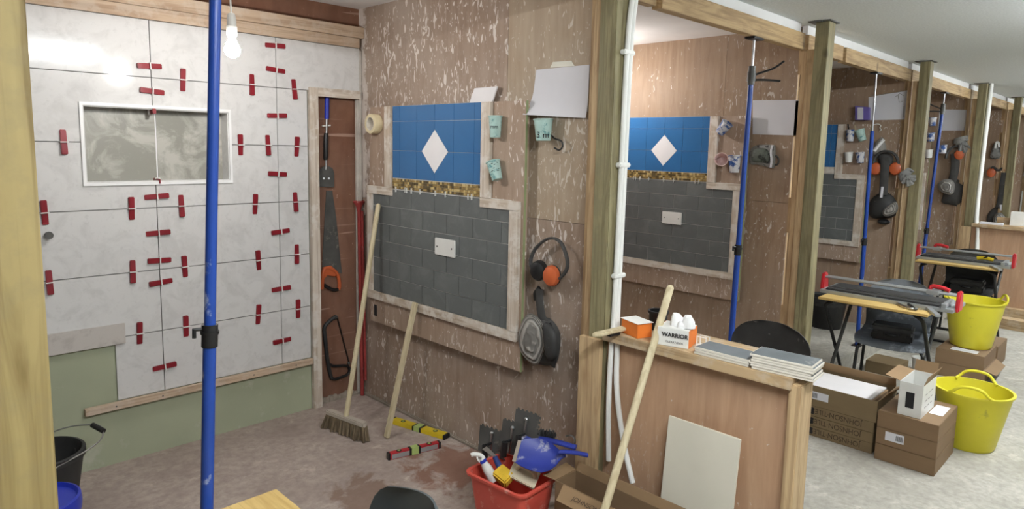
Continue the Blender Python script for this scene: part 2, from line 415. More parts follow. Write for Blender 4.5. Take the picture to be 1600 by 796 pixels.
# back wall: plywood above and in the nook, green plasterboard under the tiles
wb = struct('wall_back', MB().box((-5, YN, 0), (.766, YB+.1, CEIL)).box((1.395, YN, 0), (2.18, YB+.1, CEIL)).box((.766, YN, 0), (1.395, YB+.1, 1.322)).box((.766, YN, 1.66), (1.395, YB+.1, CEIL)).box((2.3, YN, 0), (14, YB+.1, CEIL)), 'ply_nook')
NX0, NX1, NZ0, NZ1 = .766, 1.395, 1.322, 1.660      # niche opening
gb = MB(); y0, y1 = 3.412, YN
gb.box((-.2, y0, 0), (NX0, y1, 2.06)).box((NX1, y0, 0), (1.83, y1, 2.06)).box((NX0, y0, 0), (NX1, y1, NZ0)).box((NX0, y0, NZ1), (NX1, y1, 2.06)).box((1.83, y0, 1.815), (2.16, y1, 2.06))
child('plasterboard', gb, 'plasterboard_green', wb)
child('grout_backing', MB().box((-.2, 3.4085, .606), (NX0, 3.412, 2.06)).box((NX1, 3.4085, .306), (1.825, 3.412, 2.06)).box((.846, 3.4085, .306), (NX1, 3.412, NZ0)).box((NX0, 3.4085, .606), (.846, 3.412, NZ0)).box((NX0, 3.4085, NZ1), (NX1, 3.412, 2.06)).box((1.825, 3.4085, 1.82), (2.15, 3.412, 2.06)), 'tile_adhesive', wb)
# white tiles: columns and rows measured off the joints
cols = [(-.16, .442), (.446, 1.046), (1.050, 1.650), (1.654, 1.824)]
rows = [(.308, .604), (.608, .902), (.906, 1.198), (1.202, 1.498), (1.502, 1.798), (1.802, 2.056)]
def tile_cut(x0, x1, z0, z1):
    """a tile less the niche opening -> rectangles"""
    if x1 <= NX0 or x0 >= NX1 or z1 <= NZ0 or z0 >= NZ1: return [(x0, x1, z0, z1)]
    r = []
    if x0 < NX0: r.append((x0, NX0, z0, z1))
    if x1 > NX1: r.append((NX1, x1, z0, z1))
    xa, xb = max(x0, NX0), min(x1, NX1)
    if z0 < NZ0: r.append((xa, xb, z0, NZ0))
    if z1 > NZ1: r.append((xa, xb, NZ1, z1))
    return r
for ci, (x0, x1) in enumerate(cols):
    for ri, (z0, z1) in enumerate(rows):
        if ci == 3 and ri == 5: x1_, = (2.152,)
        else: x1_ = x1
        if ri == 0 and ci == 0: continue
        xa = x0
        if ci == 1 and ri == 0: xa = .846
        if ci == 1 and ri == 1: pass
        mb = MB()
        for (a, b_, c, d) in tile_cut(xa, x1_, z0, z1): mb.box((a, YT, c), (b_, 3.4085, d))
        child('wall_tile', mb, 'marble_white', wb)
child('tile_offcut', MB().box((.30, 3.388, .577), (.886, 3.3995, .672)), 'marble_strip', wb, bev=.001)
child('batten', MB().box((.707, 3.374, .273), (1.826, 3.3995, .305)), 'pine_pale', wb, bev=.001)
mb = MB()
for x in (.83, 1.03, 1.25, 1.48, 1.72): mb.cyl((x, 3.3735, .289), (x, 3.376, .289), .004, n=8)
child('screw_heads', mb, 'dark_steel', wb)['kind'] = 'stuff'
# niche
nm = MB(); yd = 3.475
nm.box((NX0, yd, NZ0), (1.078, yd+.012, NZ1)).box((1.084, yd, NZ0), (NX1, yd+.012, NZ1))
for q in ((NX0+.0, 1.0775), (1.0845, NX1)): child('niche_tile', MB().box((q[0], yd, NZ0), (q[1], yd+.012, NZ1)), 'marble_grey', wb)
child('niche_joint', MB().box((1.0775, yd+.004, NZ0), (1.0845, yd+.012, NZ1)), 'white_glaze', wb)
e_ = .005
child('niche_reveal', MB().box((NX0+.0002, YT, NZ0), (NX0+e_, yd, NZ1)), 'marble_white', wb); child('niche_reveal', MB().box((NX1-e_, YT, NZ0), (NX1-.0002, yd, NZ1)), 'marble_white', wb)
child('niche_reveal', MB().box((NX0+e_, YT, NZ0+.0002), (NX1-e_, yd, NZ0+e_)), 'marble_white', wb); child('niche_reveal', MB().box((NX0+e_, YT, NZ1-e_), (NX1-e_, yd, NZ1-.0002)), 'marble_white', wb)
tr = MB()
for a, b_ in (((NX0-.012, NZ0-.014), (NX0, NZ1+.014)), ((NX1, NZ0-.014), (NX1+.012, NZ1+.014)), ((NX0, NZ0-.014), (NX1, NZ0)), ((NX0, NZ1), (NX1, NZ1+.014))):
    tr.box((a[0], 3.392, a[1]), (b_[0], 3.404, b_[1]))
child('niche_trim', tr, 'trim_white', wb)
child('pipe_stub', MB().cyl((.612, 3.37, 1.105), (.612, 3.41, 1.105), .012, n=12).cyl((.612, 3.366, 1.105), (.612, 3.376, 1.105), .016, n=12), 'dark_steel', wb)
# rails along the top of the back wall and the strips round the nook
child('top_rail', MB().box((-1, 3.385, 2.115), (2.178, 3.44, 2.175)), 'pine_pale', wb, bev=.002)
child('lower_rail', MB().box((-1, 3.396, 2.06), (2.155, 3.44, 2.114)), 'pine_pale', wb, bev=.002)
child('nook_strip', MB().box((1.834, 3.385, 0), (1.884, 3.415, 1.818)), 'frame_z', wb, bev=.001)
child('nook_strip', MB().box((1.884, 3.385, 1.772), (2.152, 3.415, 1.818)), 'frame_x', wb, bev=.001)
child('nook_strip', MB().box((1.834, 3.415, 0), (1.846, 3.444, 1.80)), 'plasterboard_green', wb)
child('corner_filler', MB().box((2.142, 3.405, .0), (2.18, 3.444, 2.06)), 'caulk', wb, bev=.012)
mb = MB(); random.seed(3)
for i in range(28):
    x = 1.86+i*.0125; mb.ball((x, 3.442, .004), .016+random.random()*.01, .012+random.random()*.012, .012+random.random()*.022, 8, 5)
o = child('mortar_bead', mb, 'cement', wb); o['kind'] = 'stuff'
mb = MB()
mb.box((2.166, 1.80, 0), (2.18, 3.43, .018))
child('skirting_bead', mb, 'cement', wb, bev=.004)

# partitions
def partition(i, mat_hi, mat_lo, seam=1.205):
    x = WX[i]; core = struct('wall_partition', MB().box((x+.012, 1.76, 0), (x+.088, YN, CEIL)), 'pine')
    ys = 2.215
    for (ya, yb, za, zb, mm) in ((ys+.001, YN, 0, seam-.001, mat_lo), (1.738, ys-.001, 0, seam-.001, mat_lo), (ys+.001, YN, seam+.001, CEIL, mat_hi), (1.738, ys-.001, seam+.001, CEIL, mat_hi if i > 1 else 'ply_partition_pale')):
        child('plywood_sheet', MB().box((x, ya, za), (x+.012, yb, zb)), mm, core)
    child('plywood_sheet', MB().box((x+.088, 1.738, 0), (x+.1, YN, CEIL)), mat_lo, core)
    tr_ = struct('trim_%d' % i, MB().box((x-.095, 1.6065, .0 if i in (1, 4) else A), (x-.05, 1.6515, 2.13)), 'pine', bev=.001)
    for z in (.33, 1.02, 1.62, 2.0): child('noggin', MB().box((x-.003, 1.702, z), (x+.02, 1.738, z+.22)), 'pine', tr_, bev=.001)
    child('stud', MB().box((x-.05, 1.67, 0), (x-.005, 1.70, 2.13)), 'pine', tr_, bev=.001)
    return core
partition(1, 'ply_partition', 'ply_partition_low')
for i in (2, 3, 4, 5, 6): partition(i, 'ply_brown', 'ply_brown')

# ------------------------------------------------------------------ posts, beam, conduits
plab = ['yellowish timber post close beside the tiled bay', 'greenish timber post carrying white conduit beside the plywood half wall', 'greenish timber post standing behind the tile stacks',
        'greenish timber post beside the hanging grey gloves', 'brown timber post with white conduits above the far half wall', 'timber post just beyond the far half wall', 'farthest timber post at the end of the aisle']
for i, x in enumerate(PX):
    z0 = A
    t = Thing('timber_post', plab[i], 'post', (x+.05, 1.567, z0), group='timber posts along the aisle')
    t.part('shaft', MB().box((x, 1.53, z0), (x+.1, 1.605, CEIL)), 'post_near' if i == 0 else 'post_green', bev=.003)
for i in range(6):
    xa, xb = PX[i]+.1, PX[i+1]; mid = xa+(xb-xa)*(.28 if i == 2 else .20)
    t = Thing('ceiling_beam', ['pine beam above the tiled bay', 'pine beam resting on the prop above the half wall', 'pine beam over the shelf cups and purple packet', 'pine beam over the prop with a dark clamp', 'pine beam just above the far half wall', 'farthest pine beam at the end of the aisle'][i], 'beam', ((xa+xb)/2, 1.70, 2.137), group='pine beams under the ceiling')
    t.part('timber', MB().box((xa, 1.68, 2.137), (mid-.002, 1.725, 2.232)), 'pine_x', bev=.002)
    t.part('timber', MB().box((mid+.03, 1.672, 2.132), (xb+.03, 1.725, 2.228)), 'pine_x', bev=.002)
    t.part('packer', MB().box((xa, 1.69, 2.232), (xb, 1.722, CEIL-.0005)), 'trim_white')
for i in range(1, 7):
    x = PX[i]; single('ceiling_shim', MB().box((x-.03, 1.512, CEIL-.006), (x+.12, 1.64, CEIL)).box((x-.05, 1.56, CEIL-.009), (x-.02, 1.60, CEIL-.003)), 'dark_steel',
                      ['dark shim plate above the conduit post', 'dark shim plate above the post behind the tile stacks', 'dark shim plate above the post beside the gloves', 'dark shim plate above the brown conduit post', 'dark shim plate above the post beyond the far half wall', 'dark shim plate above the farthest post'][i-1], 'shim', (x+.04, 1.58, CEIL-.006), 'shims between posts and ceiling')
def conduit(pts, label, r=.0105):
    t = Thing('conduit', label, 'conduit', pts[0], group='white plastic conduits'); t.part('tube', MB().tube(curve(pts, 2), r, 10), 'white_plastic'); return t
yc = 1.518
c1 = conduit([(2.15, yc, CEIL), (2.146, yc, 2.12), (2.118, yc, 1.95), (2.112, yc, 1.4), (2.105, yc, .84), (2.072, 1.50, .79), (2.066, 1.50, .55), (2.064, 1.485, .30)], 'straight white conduit pipe running down the post and half wall')
c2 = conduit([(2.172, yc, CEIL), (2.168, yc, 2.12), (2.14, yc, 1.95), (2.136, yc, 1.4), (2.127, yc, .84), (2.076, 1.475, .79), (2.07, 1.47, .60), (2.062, 1.42, .40), (2.05, 1.36, .26)], 'white conduit pipe curving outwards below the half wall ledge')
mb = MB()
for z in (1.88, 1.46, 1.03): mb.box((2.088, 1.504, z-.012), (2.158, 1.53, z+.012))
for z in (1.88, 1.46, 1.03): c1.part('clip', MB().box((2.088, 1.505, z-.009), (2.158, 1.5295, z+.009)), 'white_plastic', bev=.004)
for dx, lab in ((0, 'left one of two white conduits on the far brown post'), (.045, 'right one of two white conduits on the far brown post')):
    x = PX[4]+.03+dx; yc = 1.5125
    conduit([(x+.06, yc, CEIL), (x+.05, yc, 2.1), (x+.02, yc, 1.6), (x, yc, .83), (x-.06, 1.47, .79), (x-.10, 1.455, .5), (x-.09, 1.43, .3)], lab, .016)

# ------------------------------------------------------------------ half walls
def half_wall(x, label):
    t = Thing('half_wall', label, 'low wall', (x+.05, 1.16, A), group='plywood half walls')
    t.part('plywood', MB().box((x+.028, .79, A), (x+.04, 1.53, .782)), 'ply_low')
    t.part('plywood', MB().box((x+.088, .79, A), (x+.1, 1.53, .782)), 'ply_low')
    t.part('end_stud', MB().box((x, .768, A), (x+.1, .806, .80)), 'pine', bev=.003)
    t.part('wall_stud', MB().box((x-.025, 1.53, A), (x-.0005, 1.63, .7815)), 'pine', bev=.001)
    t.part('base_rail', MB().box((x-.07, .806, A), (x+.026, 1.494, A+.10)), 'pine_y', bev=.002)
    t.part('ledge', MB().box((x-.012, .796, .782), (x+.24, 1.528, .82)), 'pine_y', bev=.002)
    return t
hw = half_wall(2.06, 'plywood half wall with pine ledge below the glove box')
half_wall(8.46, 'far plywood half wall beyond the second tile cutter')

# ------------------------------------------------------------------ practice panels
def mesh_of(name, mb, mat, bev=.001):
    o = build(name, mb, mat, None, (0, 0, 0), bev); me = o.data; bpy.data.objects.remove(o); return me
def tiled_panel(xp, dy, dz, label, plate=True, mosaic=True):
    """front of the tiles at x = xp"""
    t = Thing('tiled_panel', label, 'tiled panel', (xp+.02, 2.65+dy, .5+dz), group='practice tiling panels')
    Y = lambda y: y+dy; Z = lambda z: z+dz
    bx = lambda x0, y0, z0, x1, y1, z1: MB().box((x0, Y(y0), Z(z0)), (x1, Y(y1), Z(z1)))
    t.part('board', bx(xp+.010, 2.045, .50, xp+.034, 3.262, 1.722), 'ply_board', bev=.001)
    t.part('board_edge', bx(xp+.0105, 2.0425, .50, xp+.022, 2.0455, 1.721), 'board_edge')
    for y in (2.075, 2.65, 3.2): t.part('batten', bx(xp+.034, y, .52, xp+.0595, y+.05, 1.70), 'pine')
    t.part('grout', bx(xp+.0022, 2.122, .686, xp+.0099, 3.214, 1.2815).box((xp+.0022, Y(2.318), Z(1.28)), (xp+.010, Y(3.026), Z(1.722))), 'grout')
    # slate tiles in running bond
    for r in range(6):
        z0 = .688+r*.0985; z1 = z0+.0952
        edges = [3.212]+[e for e in [3.250-.098*(1-r % 2)-.196*k for k in range(8)] if 2.14 < e < 3.2]+[2.124]
        for a, b_ in zip(edges[:-1], edges[1:]):
            jx = random.uniform(0, .0012)
            t.part('slate_tile', bx(xp-jx, b_+.0016, z0, xp+.0066, a-.0016, z1), 'slate')
    # blue tiles round a white diamond
    vy = [3.026, 2.961, 2.813, 2.665, 2.518, 2.369, 2.318]; hz = [1.340, 1.487, 1.641, 1.722]
    cy_, cz, hy, hz_ = 2.664, 1.488, .104, .108
    for i in range(6):
        for j in range(3):
            ya, yb, za, zb = vy[i+1]+.0009, vy[i]-.0009, hz[j]+.0009, hz[j+1]-.0009
            poly = [(yb, za), (ya, za), (ya, zb), (yb, zb)]
            if j < 2 and i in (2, 3):      # cut along the diamond's edge
                sy = 1 if i == 2 else -1; sz = 1 if j == 1 else -1
                oy = yb if sy > 0 else ya; iy = ya if sy > 0 else yb
                oz = zb if sz > 0 else za; iz = za if sz > 0 else zb
                poly = [(oy, iz), (cy_+sy*(hy+.002), iz), (iy, cz+sz*(hz_+.002)), (iy, oz), (oy, oz)]
            t.part('blue_tile', MB().prism([(xp, Y(p), Z(q)) for p, q in poly], (.0066, 0, 0)), 'blue_glaze')
    t.part('diamond_tile', MB().prism([(xp-.001, Y(cy_+hy), Z(cz)), (xp-.001, Y(cy_), Z(cz+hz_)), (xp-.001, Y(cy_-hy), Z(cz)), (xp-.001, Y(cy_), Z(cz-hz_))], (.0076, 0, 0)), 'white_glaze')
    # glass mosaic strip, pieces too small to pick apart
    if mosaic:
        mb = MB(); rr = random.Random(5)
        for k in range(47):
            for q in range(4):
                y = 3.022-k*.015; z = 1.283+q*.0138; j = rr.uniform(0, .002); mb.m = rr.choice((0, 0, 1, 2))
                mb.box((xp-.001-j, Y(y-.0138), Z(z)), (xp+.0066, Y(y), Z(z+.0126)))
        o = t.part('mosaic_strip', mb, 'mosaic_gold', mats=['mosaic_gold', 'mosaic_dark', 'mosaic_pale']); o['kind'] = 'stuff'
        for k, y in enumerate((2.99, 2.905, 2.89, 2.85, 2.775, 2.65, 2.57, 2.40, 2.375)):
            z = 1.279
            t.part('tile_spacer', MB().box((xp-.009, Y(y-.0015), Z(z-.014)), (xp+.003, Y(y+.0015), Z(z+.014))).box((xp-.009, Y(y-.010), Z(z-.0015)), (xp+.003, Y(y+.010), Z(z+.0015))), 'white_plastic')
    else: t.part('divider_strip', bx(xp-.006, 2.316, 1.281, xp+.0021, 3.026, 1.338), 'frame_y', bev=.001)
    # rough white strips framing the tiles
    fx0, fx1 = xp-.010, xp+.010
    for a, b_, mm in (((3.036, 1.2865), (3.092, 1.722), 'frame_z'), ((3.024, 1.2425), (3.266, 1.286), 'frame_y'), ((3.216, .686), (3.262, 1.242), 'frame_z'),
                      ((2.06, .641), (3.262, .685), 'frame_y'), ((2.06, .686), (2.118, 1.236), 'frame_z'), ((2.06, 1.237), (2.314, 1.280), 'frame_y'), ((2.252, 1.281), (2.314, 1.722), 'frame_z')):
        t.part('frame_strip', bx(fx0, a[0], a[1], fx1, b_[0], b_[1]), mm, bev=.0015)
    if plate:
        pl = t.part('blanking_plate', bx(xp-.011, 2.490, .970, xp, 2.646, 1.056), 'white_plastic', bev=.003)
        for y in (2.512, 2.625): t.part('plate_screw', MB().cyl((xp-.0125, Y(y), Z(1.013)), (xp-.0105, Y(y), Z(1.013)), .0045, n=8), 'dark_steel', parent=None)
    return t
plain('mosaic_dark', (92, 78, 52), .3, .2, 60); plain('mosaic_pale', (198, 176, 122), .3, .2, 60)
tp1 = tiled_panel(2.12, 0, 0, 'tiled practice panel with masking tape roll hanging at its edge')
tp1.part('socket_sticker', MB().box((2.1295, 3.195, .535), (2.131, 3.225, .60)), 'ink_black')
tiled_panel(4.155, -.04, .03, 'tiled practice panel behind the prop, pink cup beside it')
tiled_panel(6.36, -.09, .06, 'tiled practice panel half hidden behind the greenish post', plate=False, mosaic=False)
tiled_panel(8.56, -.04, .05, 'far tiled panel showing only its edge beside the clamp prop', plate=False)

# ------------------------------------------------------------------ red levelling wedges on the tiles
def wedge_proto():
    t = Thing('levelling_wedge', 'x', 'wedge', (0, 0, 0), local=True)
    mb = MB(); L = .053
    mb.prism([(-.012, 0, -L), (-.012, 0, L), (-.012, -.0155, L), (-.012, -.015, L-.02), (-.012, -.006, -L)], (.024, 0, 0))
    t.part('wedge_body', mb, 'red_plastic', bev=.0025)
    t.part('clip_base', MB().box((-.016, -.0195, -.0012), (.016, 0, .0012)).box((-.016, -.0205, -.0022), (.016, -.0185, .0022)), 'white_plastic')
    return t.e
wp = wedge_proto(); first = True
upright = [(99, 222), (285, 124), (393, 135), (459, 137), (375, 226), (418, 228), (463, 228), (69, 333), (205, 326), (283, 325), (398, 318), (461, 316), (77, 443), (207, 427), (288, 417), (403, 406), (463, 400), (218, 526), (290, 512), (403, 494), (465, 483)]
side = [(239, 104), (239, 143), (432, 72), (434, 110), (434, 181), (434, 272), (246, 307), (247, 364), (439, 362), (250, 407), (253, 441), (440, 451), (255, 573), (443, 532)]
jz = [.306, .606, .904, 1.2, 1.5, 1.8]; jx = [1.048, 1.652]
random.seed(11)
ORD = ['nearest', 'second', 'third', 'fourth', 'fifth', 'sixth', 'seventh', 'eighth']
UP = ['lowest', 'second', 'third', 'fourth', 'fifth', 'sixth', 'seventh', 'eighth', 'ninth', 'tenth']
JN = ['', 'first', 'second', 'third', 'fourth', 'fifth']
spots = []
for lst, ang in ((upright, 0), (side, 1)):
    for a, b_ in lst:
        p = P(a, b_, Y=YT)
        k = min(range(6), key=lambda i: abs(jz[i]-p.z)) if ang == 0 else min((0, 1), key=lambda i: abs(jx[i]-p.x))
        if ang == 0: p.z = jz[k]+random.uniform(-.006, .006)
        else: p.x = jx[k]+random.uniform(-.006, .006)
        spots.append((ang, k, p))
for ang, k, p in spots:
    mates = sorted(((-q.x if ang == 0 else q.z) for (a, kk, q) in spots if a == ang and kk == k))
    n = mates.index(-p.x if ang == 0 else p.z)
    if ang == 0: lab = ('upright red wedge on the %s level joint above the batten, %s '+('to' if n == 0 else 'from')+' the nook') % (JN[k], ORD[n])
    else: lab = 'sideways red wedge on the upright joint %s, %s up from the batten' % (('crossing the niche', 'near the nook')[k], UP[n])
    o = wp if first else copy_tree(wp); first = False
    o.location = (p.x, YT-.0002, p.z); o.rotation_euler = (0, ang*PI/2+random.choice((0, PI))+random.uniform(-.07, .07), 0)
    tag(o, lab, 'wedge', 'red levelling wedges on the white tiles')
for (x, z, rz, lab) in ((1.06, NZ1-.001, 0, 'red wedge poking into the top of the tiled niche'), (1.06, NZ0+.012, 0, 'red wedge lying on the bottom edge of the tiled niche')):
    o = copy_tree(wp); o.location = (x, 3.44, z-.011); o.rotation_euler = (0, PI/2, 0); o.rotation_euler = (PI/2 if z > 1.5 else -PI/2, PI/2, 0); o.location.y = 3.44; tag(o, lab, 'wedge', 'red wedges inside the niche')

# ------------------------------------------------------------------ lamps
for i, b in enumerate(BULBS):
    t = Thing(('pendant_bulb', 'pendant_bulb_offscreen')[i], ['bare lit bulb hanging in front of the white tiled wall', 'bare lit bulb hanging in the bay behind the half wall'][i], 'light bulb', (b.x, b.y, CEIL), group='bare pendant bulbs')
    t.part('cord', MB().tube([(b.x-.004, b.y, CEIL), (b.x-.003, b.y, b.z+.2), (b.x, b.y, b.z+.125)], .0035, 8), 'white_plastic')
    t.part('holder', MB().lathe([(.004, .135), (.013, .13), (.017, .11), (.017, .085), (.0195, .083), (.0195, .05), (.016, .045), (0, .045)], b, n=18), 'white_plastic')
    t.part('glass', MB().lathe([(.012, .05), (.013, .035), (.022, .018), (.029, 0), (.029, -.012), (.022, -.027), (.010, -.034), (0, -.035)], b, n=20), 'lamp_glow')
blab = ['lit batten lamp over the aisle before the tiled bay', 'lit batten lamp over the aisle by the first tile cutter', 'lit batten lamp over the aisle by the second tile cutter', 'lit batten lamp at the far end of the aisle']
for (x, y), lb in zip(LAMPS, blab):
    t = Thing('batten_light_offscreen', lb, 'ceiling light', (x, y, CEIL), group='aisle batten lights')
    t.part('housing', MB().box((x-.76, y-.035, CEIL-.04), (x+.76, y+.035, CEIL)), 'trim_white', bev=.004)
    t.part('diffuser_offscreen', MB().box((x-.75, y-.05, CEIL-.07), (x+.75, y+.05, CEIL-.0405)), 'batten_glow', bev=.008)

# ------------------------------------------------------------------ blue props under the beam
def prop(base, top, zin, zcol, label, lever=0, rod=.0065):
    base, top = V(base), V(top); d = (top-base)
    at = lambda z: base+d*((z-base.z)/d.z)
    t = Thing('support_prop', label, 'prop', base, group='blue telescopic props')
    t.part('base_plate', MB().box(base+V((-.04, -.035, 0)), base+V((.04, .035, .006))), 'black_plastic', bev=.002)
    t.part('lower_tube', MB().cyl(at(base.z+.004), at(zcol), .0158, n=18), 'blue_paint')
    t.part('upper_tube', MB().cyl(at(zcol), at(zin), .0138, n=18), 'blue_paint')
    c = t.part('collar', MB().cyl(at(zcol-.035), at(zcol+.022), .0195, n=18).cyl(at(zcol-.002), at(zcol+.006), .0225, n=18), 'black_plastic')
    t.part('collar_screw', MB().tube([at(zcol+.012), at(zcol+.012)+V((-.03, .01, 0)), at(zcol+.013)+V((-.034, .012, .001)), at(zcol+.0)+V((-.034, .012, -.01))], .005, 8), 'black_plastic', parent=c)
    t.part('rod', MB().cyl(at(zin), at(top.z-.012), rod, n=12), 'steel')
    if lever:
        h = t.part('clamp_head', MB().cyl(at(zin-.05), at(zin+.05), .019, n=16).cyl(at(zin-.03), at(zin+.02), .0225, n=16), 'dark_steel')
        s_ = lever; p = at(zin-.005)
        t.part('lever', MB().tube(curve([p, p+V((.03*s_, -.03*s_, .02)), p+V((.085*s_, -.085*s_, .045)), p+V((.12*s_, -.12*s_, .085))], 2), .010, 8, flat=.6), 'black_plastic', parent=h)
        t.part('lever', MB().tube(curve([p-V((0, 0, .02)), p+V((.04*s_, -.04*s_, -.015)), p+V((.11*s_, -.11*s_, -.02))], 2), .010, 8, flat=.6), 'black_plastic', parent=h)
    t.part('head_plate', MB().box(top+V((-.06, -.03, -.012)), top+V((.06, .03, -.0005))), 'black_plastic', bev=.004)
prop((.585, 1.703, 0), (.69, 1.703, 2.137), 2.05, 1.035, 'blue support prop standing in front of the tiled niche')
prop((3.47, 1.703, 0), (3.532, 1.703, 2.132), 1.93, .985, 'blue support prop with black clamp levers beside the pink cup', 1)
prop((5.66, 1.703, 0), (5.56, 1.703, 2.132), 1.70, .85, 'blue support prop with long steel rod beside the ear defenders', 0)
prop((7.34, 1.703, 0), (7.60, 1.703, 2.132), 1.97, .80, 'blue support prop with dark levers beside the far paper sheet', -1)

# ------------------------------------------------------------------ tools in the nook (hung flat against the plywood, y = 3.444)
YH = 3.434
def nz(a, b_, y=YH): return P(a, b_, Y=y)
t = Thing('floor_scraper', 'long scraper with blue handle and steel blade hanging in the nook', 'scraper', nz(509, 294))
t.part('handle', MB().cyl(nz(511, 149), nz(510.5, 186), .0125, n=14), 'blue_lid')
t.part('shaft', MB().cyl(nz(510.5, 186), nz(509, 266), .0065, n=12), 'steel')
t.part('hanger', MB().bar(nz(503.5, 197), nz(516, 196), .008, .010, (0, 1, 0)), 'white_plastic')
t.part('grip', MB().tube([nz(509.5, 208), nz(509.3, 214), nz(509, 244), nz(508.6, 250)], [.011, .0135, .0135, .011], 14), 'black_plastic')
t.part('blade', MB().prism([nz(a, b_, 3.437) for a, b_ in ((499, 292), (498, 270), (501, 263), (506, 260), (513, 260), (519, 263), (521.5, 270), (521.5, 293))], (0, -.006, 0)), 'dark_steel', bev=.001)
t.part('bolt', MB().cyl(nz(506, 279, 3.431), nz(506, 279, 3.424), .006, n=10).cyl(nz(514, 279, 3.431), nz(514, 279, 3.424), .006, n=10), 'steel')
t = Thing('hand_saw', 'hand saw with orange handle hanging blade up in the nook', 'saw', nz(516, 455))
t.part('blade', MB().prism([nz(a, b_, 3.441) for a, b_ in ((509.5, 298), (519, 298), (525, 340), (534, 428), (503, 418), (507, 340))], (0, -.002, 0)), 'dark_steel')
hp = [nz(a, b_, 3.44) for a, b_ in ((500, 419), (506, 415), (517, 415.5), (528, 421), (533, 432), (533, 450), (529, 455), (514, 451), (500, 454))]
mb = MB(); mb.tube([q+V((0, -.008, 0)) for q in smooth_loop([nz(504, 422), nz(516, 419), nz(528, 428), nz(529, 446), nz(520, 450), nz(506, 448)][:], 1)]+[nz(503.8, 436)], .0105, 10, flat=1.1)
t.part('handle', MB().tube(curve([nz(503, 452, 3.43), nz(504, 432, 3.43), nz(506, 419, 3.43), nz(517, 419, 3.43), nz(528, 428, 3.43), nz(531, 446, 3.43), nz(529, 453, 3.43)], 2), .0105, 10), 'orange_plastic')
t.part('grip', MB().tube(curve([nz(529, 452, 3.43), nz(522, 454, 3.43), nz(513, 450, 3.43), nz(507, 446, 3.43)], 2), .0095, 10), 'black_plastic')
t.part('handle_cheek', MB().prism([nz(a, b_, 3.438) for a, b_ in ((503, 418), (516, 415), (528, 426), (522, 432), (510, 430), (504, 438))], (0, -.012, 0)), 'orange_plastic', bev=.002)
t = Thing('hacksaw', 'worn black hacksaw hanging low in the plywood nook', 'hacksaw', nz(525, 593))
fr = curve([nz(525, 495), nz(517, 500), nz(506, 511), nz(507.5, 524), nz(510, 550), nz(513.5, 575), nz(518, 592)], 2)
t.part('frame', MB().tube(fr, .0115, 10), 'black_dusty')
t.part('handle', MB().tube(curve([nz(517, 588), nz(521, 594), nz(533, 590), nz(544, 586), nz(547, 577), nz(542, 571), nz(522, 573), nz(515, 570)], 2), .0085, 10), 'black_plastic')
t.part('saw_blade', MB().bar(nz(527, 497), nz(545, 566), .003, .014, (0, 1, 0)), 'black_plastic')
t.part('tension_end', MB().ball(nz(525, 496), .012).ball(nz(545, 568), .010), 'dark_steel')
a0, a1 = P(561, 316, Y=3.40), P(573, 560, X=2.165)
t = Thing('flared_rod', 'red stained rod with flared top leaning in the plywood corner', 'rod', V((2.150, 3.385, .002)))
rb = V((2.150, 3.385, .004)); dz_ = a0-rb
t.part('tube', MB().cyl(rb, a0-V((0, 0, .03)), .0115, n=12), 'red_stained')
t.part('side_tube', MB().cyl(rb+V((.008, -.024, .10)), a0+V((.008, -.020, -.05)), .008, n=10), 'red_stained')
t.part('flared_head', MB().lathe([(.008, -.07), (.014, -.05), (.022, -.02), (.036, -.004), (.040, .004), (.036, .008), (.030, .004), (.012, -.03), (0, -.03)], a0, n=20, sy=.55), 'red_stained')

# ------------------------------------------------------------------ broom, stick, levels
ha, hb = P(514, 648, Z=.075), P(568, 668, Z=.075)
hd = (hb-ha).normalized(); hs = V((-hd.y, hd.x, 0)); hc = (ha+hb)/2
t = Thing('broom', 'broom with pale wooden handle leaning against the tiled panel', 'broom', V((hc.x, hc.y, 0)))
t.part('block', MB().prism([hc+hd*u_+hs*w for u_, w in ((-.14, -.016), (-.15, 0), (-.14, .022), (.14, .022), (.15, 0), (.14, -.016))], (0, 0, .026)), 'broom_block', bev=.005)
mb = MB(); random.seed(4)
for i in range(30):
    for j in range(5):
        p = hc+hd*(-.136+i*.0094)+hs*(-.012+j*.0075)
        q = V((p.x, p.y, 0))+hd*random.uniform(-.012, .012)*1.0+hs*random.uniform(-.018, .006)*1.2+hd*(-.016 if i < 3 else .016 if i > 26 else 0); q.z = .001+random.random()*.006
        mb.cyl(p+V((0, 0, .002)), q, .0052, .0066, 5)
o = t.part('bristles', mb, 'bristle'); o['kind'] = 'stuff'
tp = P(591, 322, X=2.092)
t.part('handle', MB().tube([hc+V((0, 0, .012)), tp], .0135, 14), 'handle_wood')
t.part('handle_end', MB().ball(tp, .0135, n=12, m_=6), 'handle_wood')
st, sb = P(649, 473, X=2.094), P(604, 684, Z=.004)
single('wood_batten', MB().bar(sb, st, .030, .018, (1, 0, 0)), 'handle_wood', 'narrow wooden batten leaning on the panel above the levels', 'batten', sb, bev=.0015)
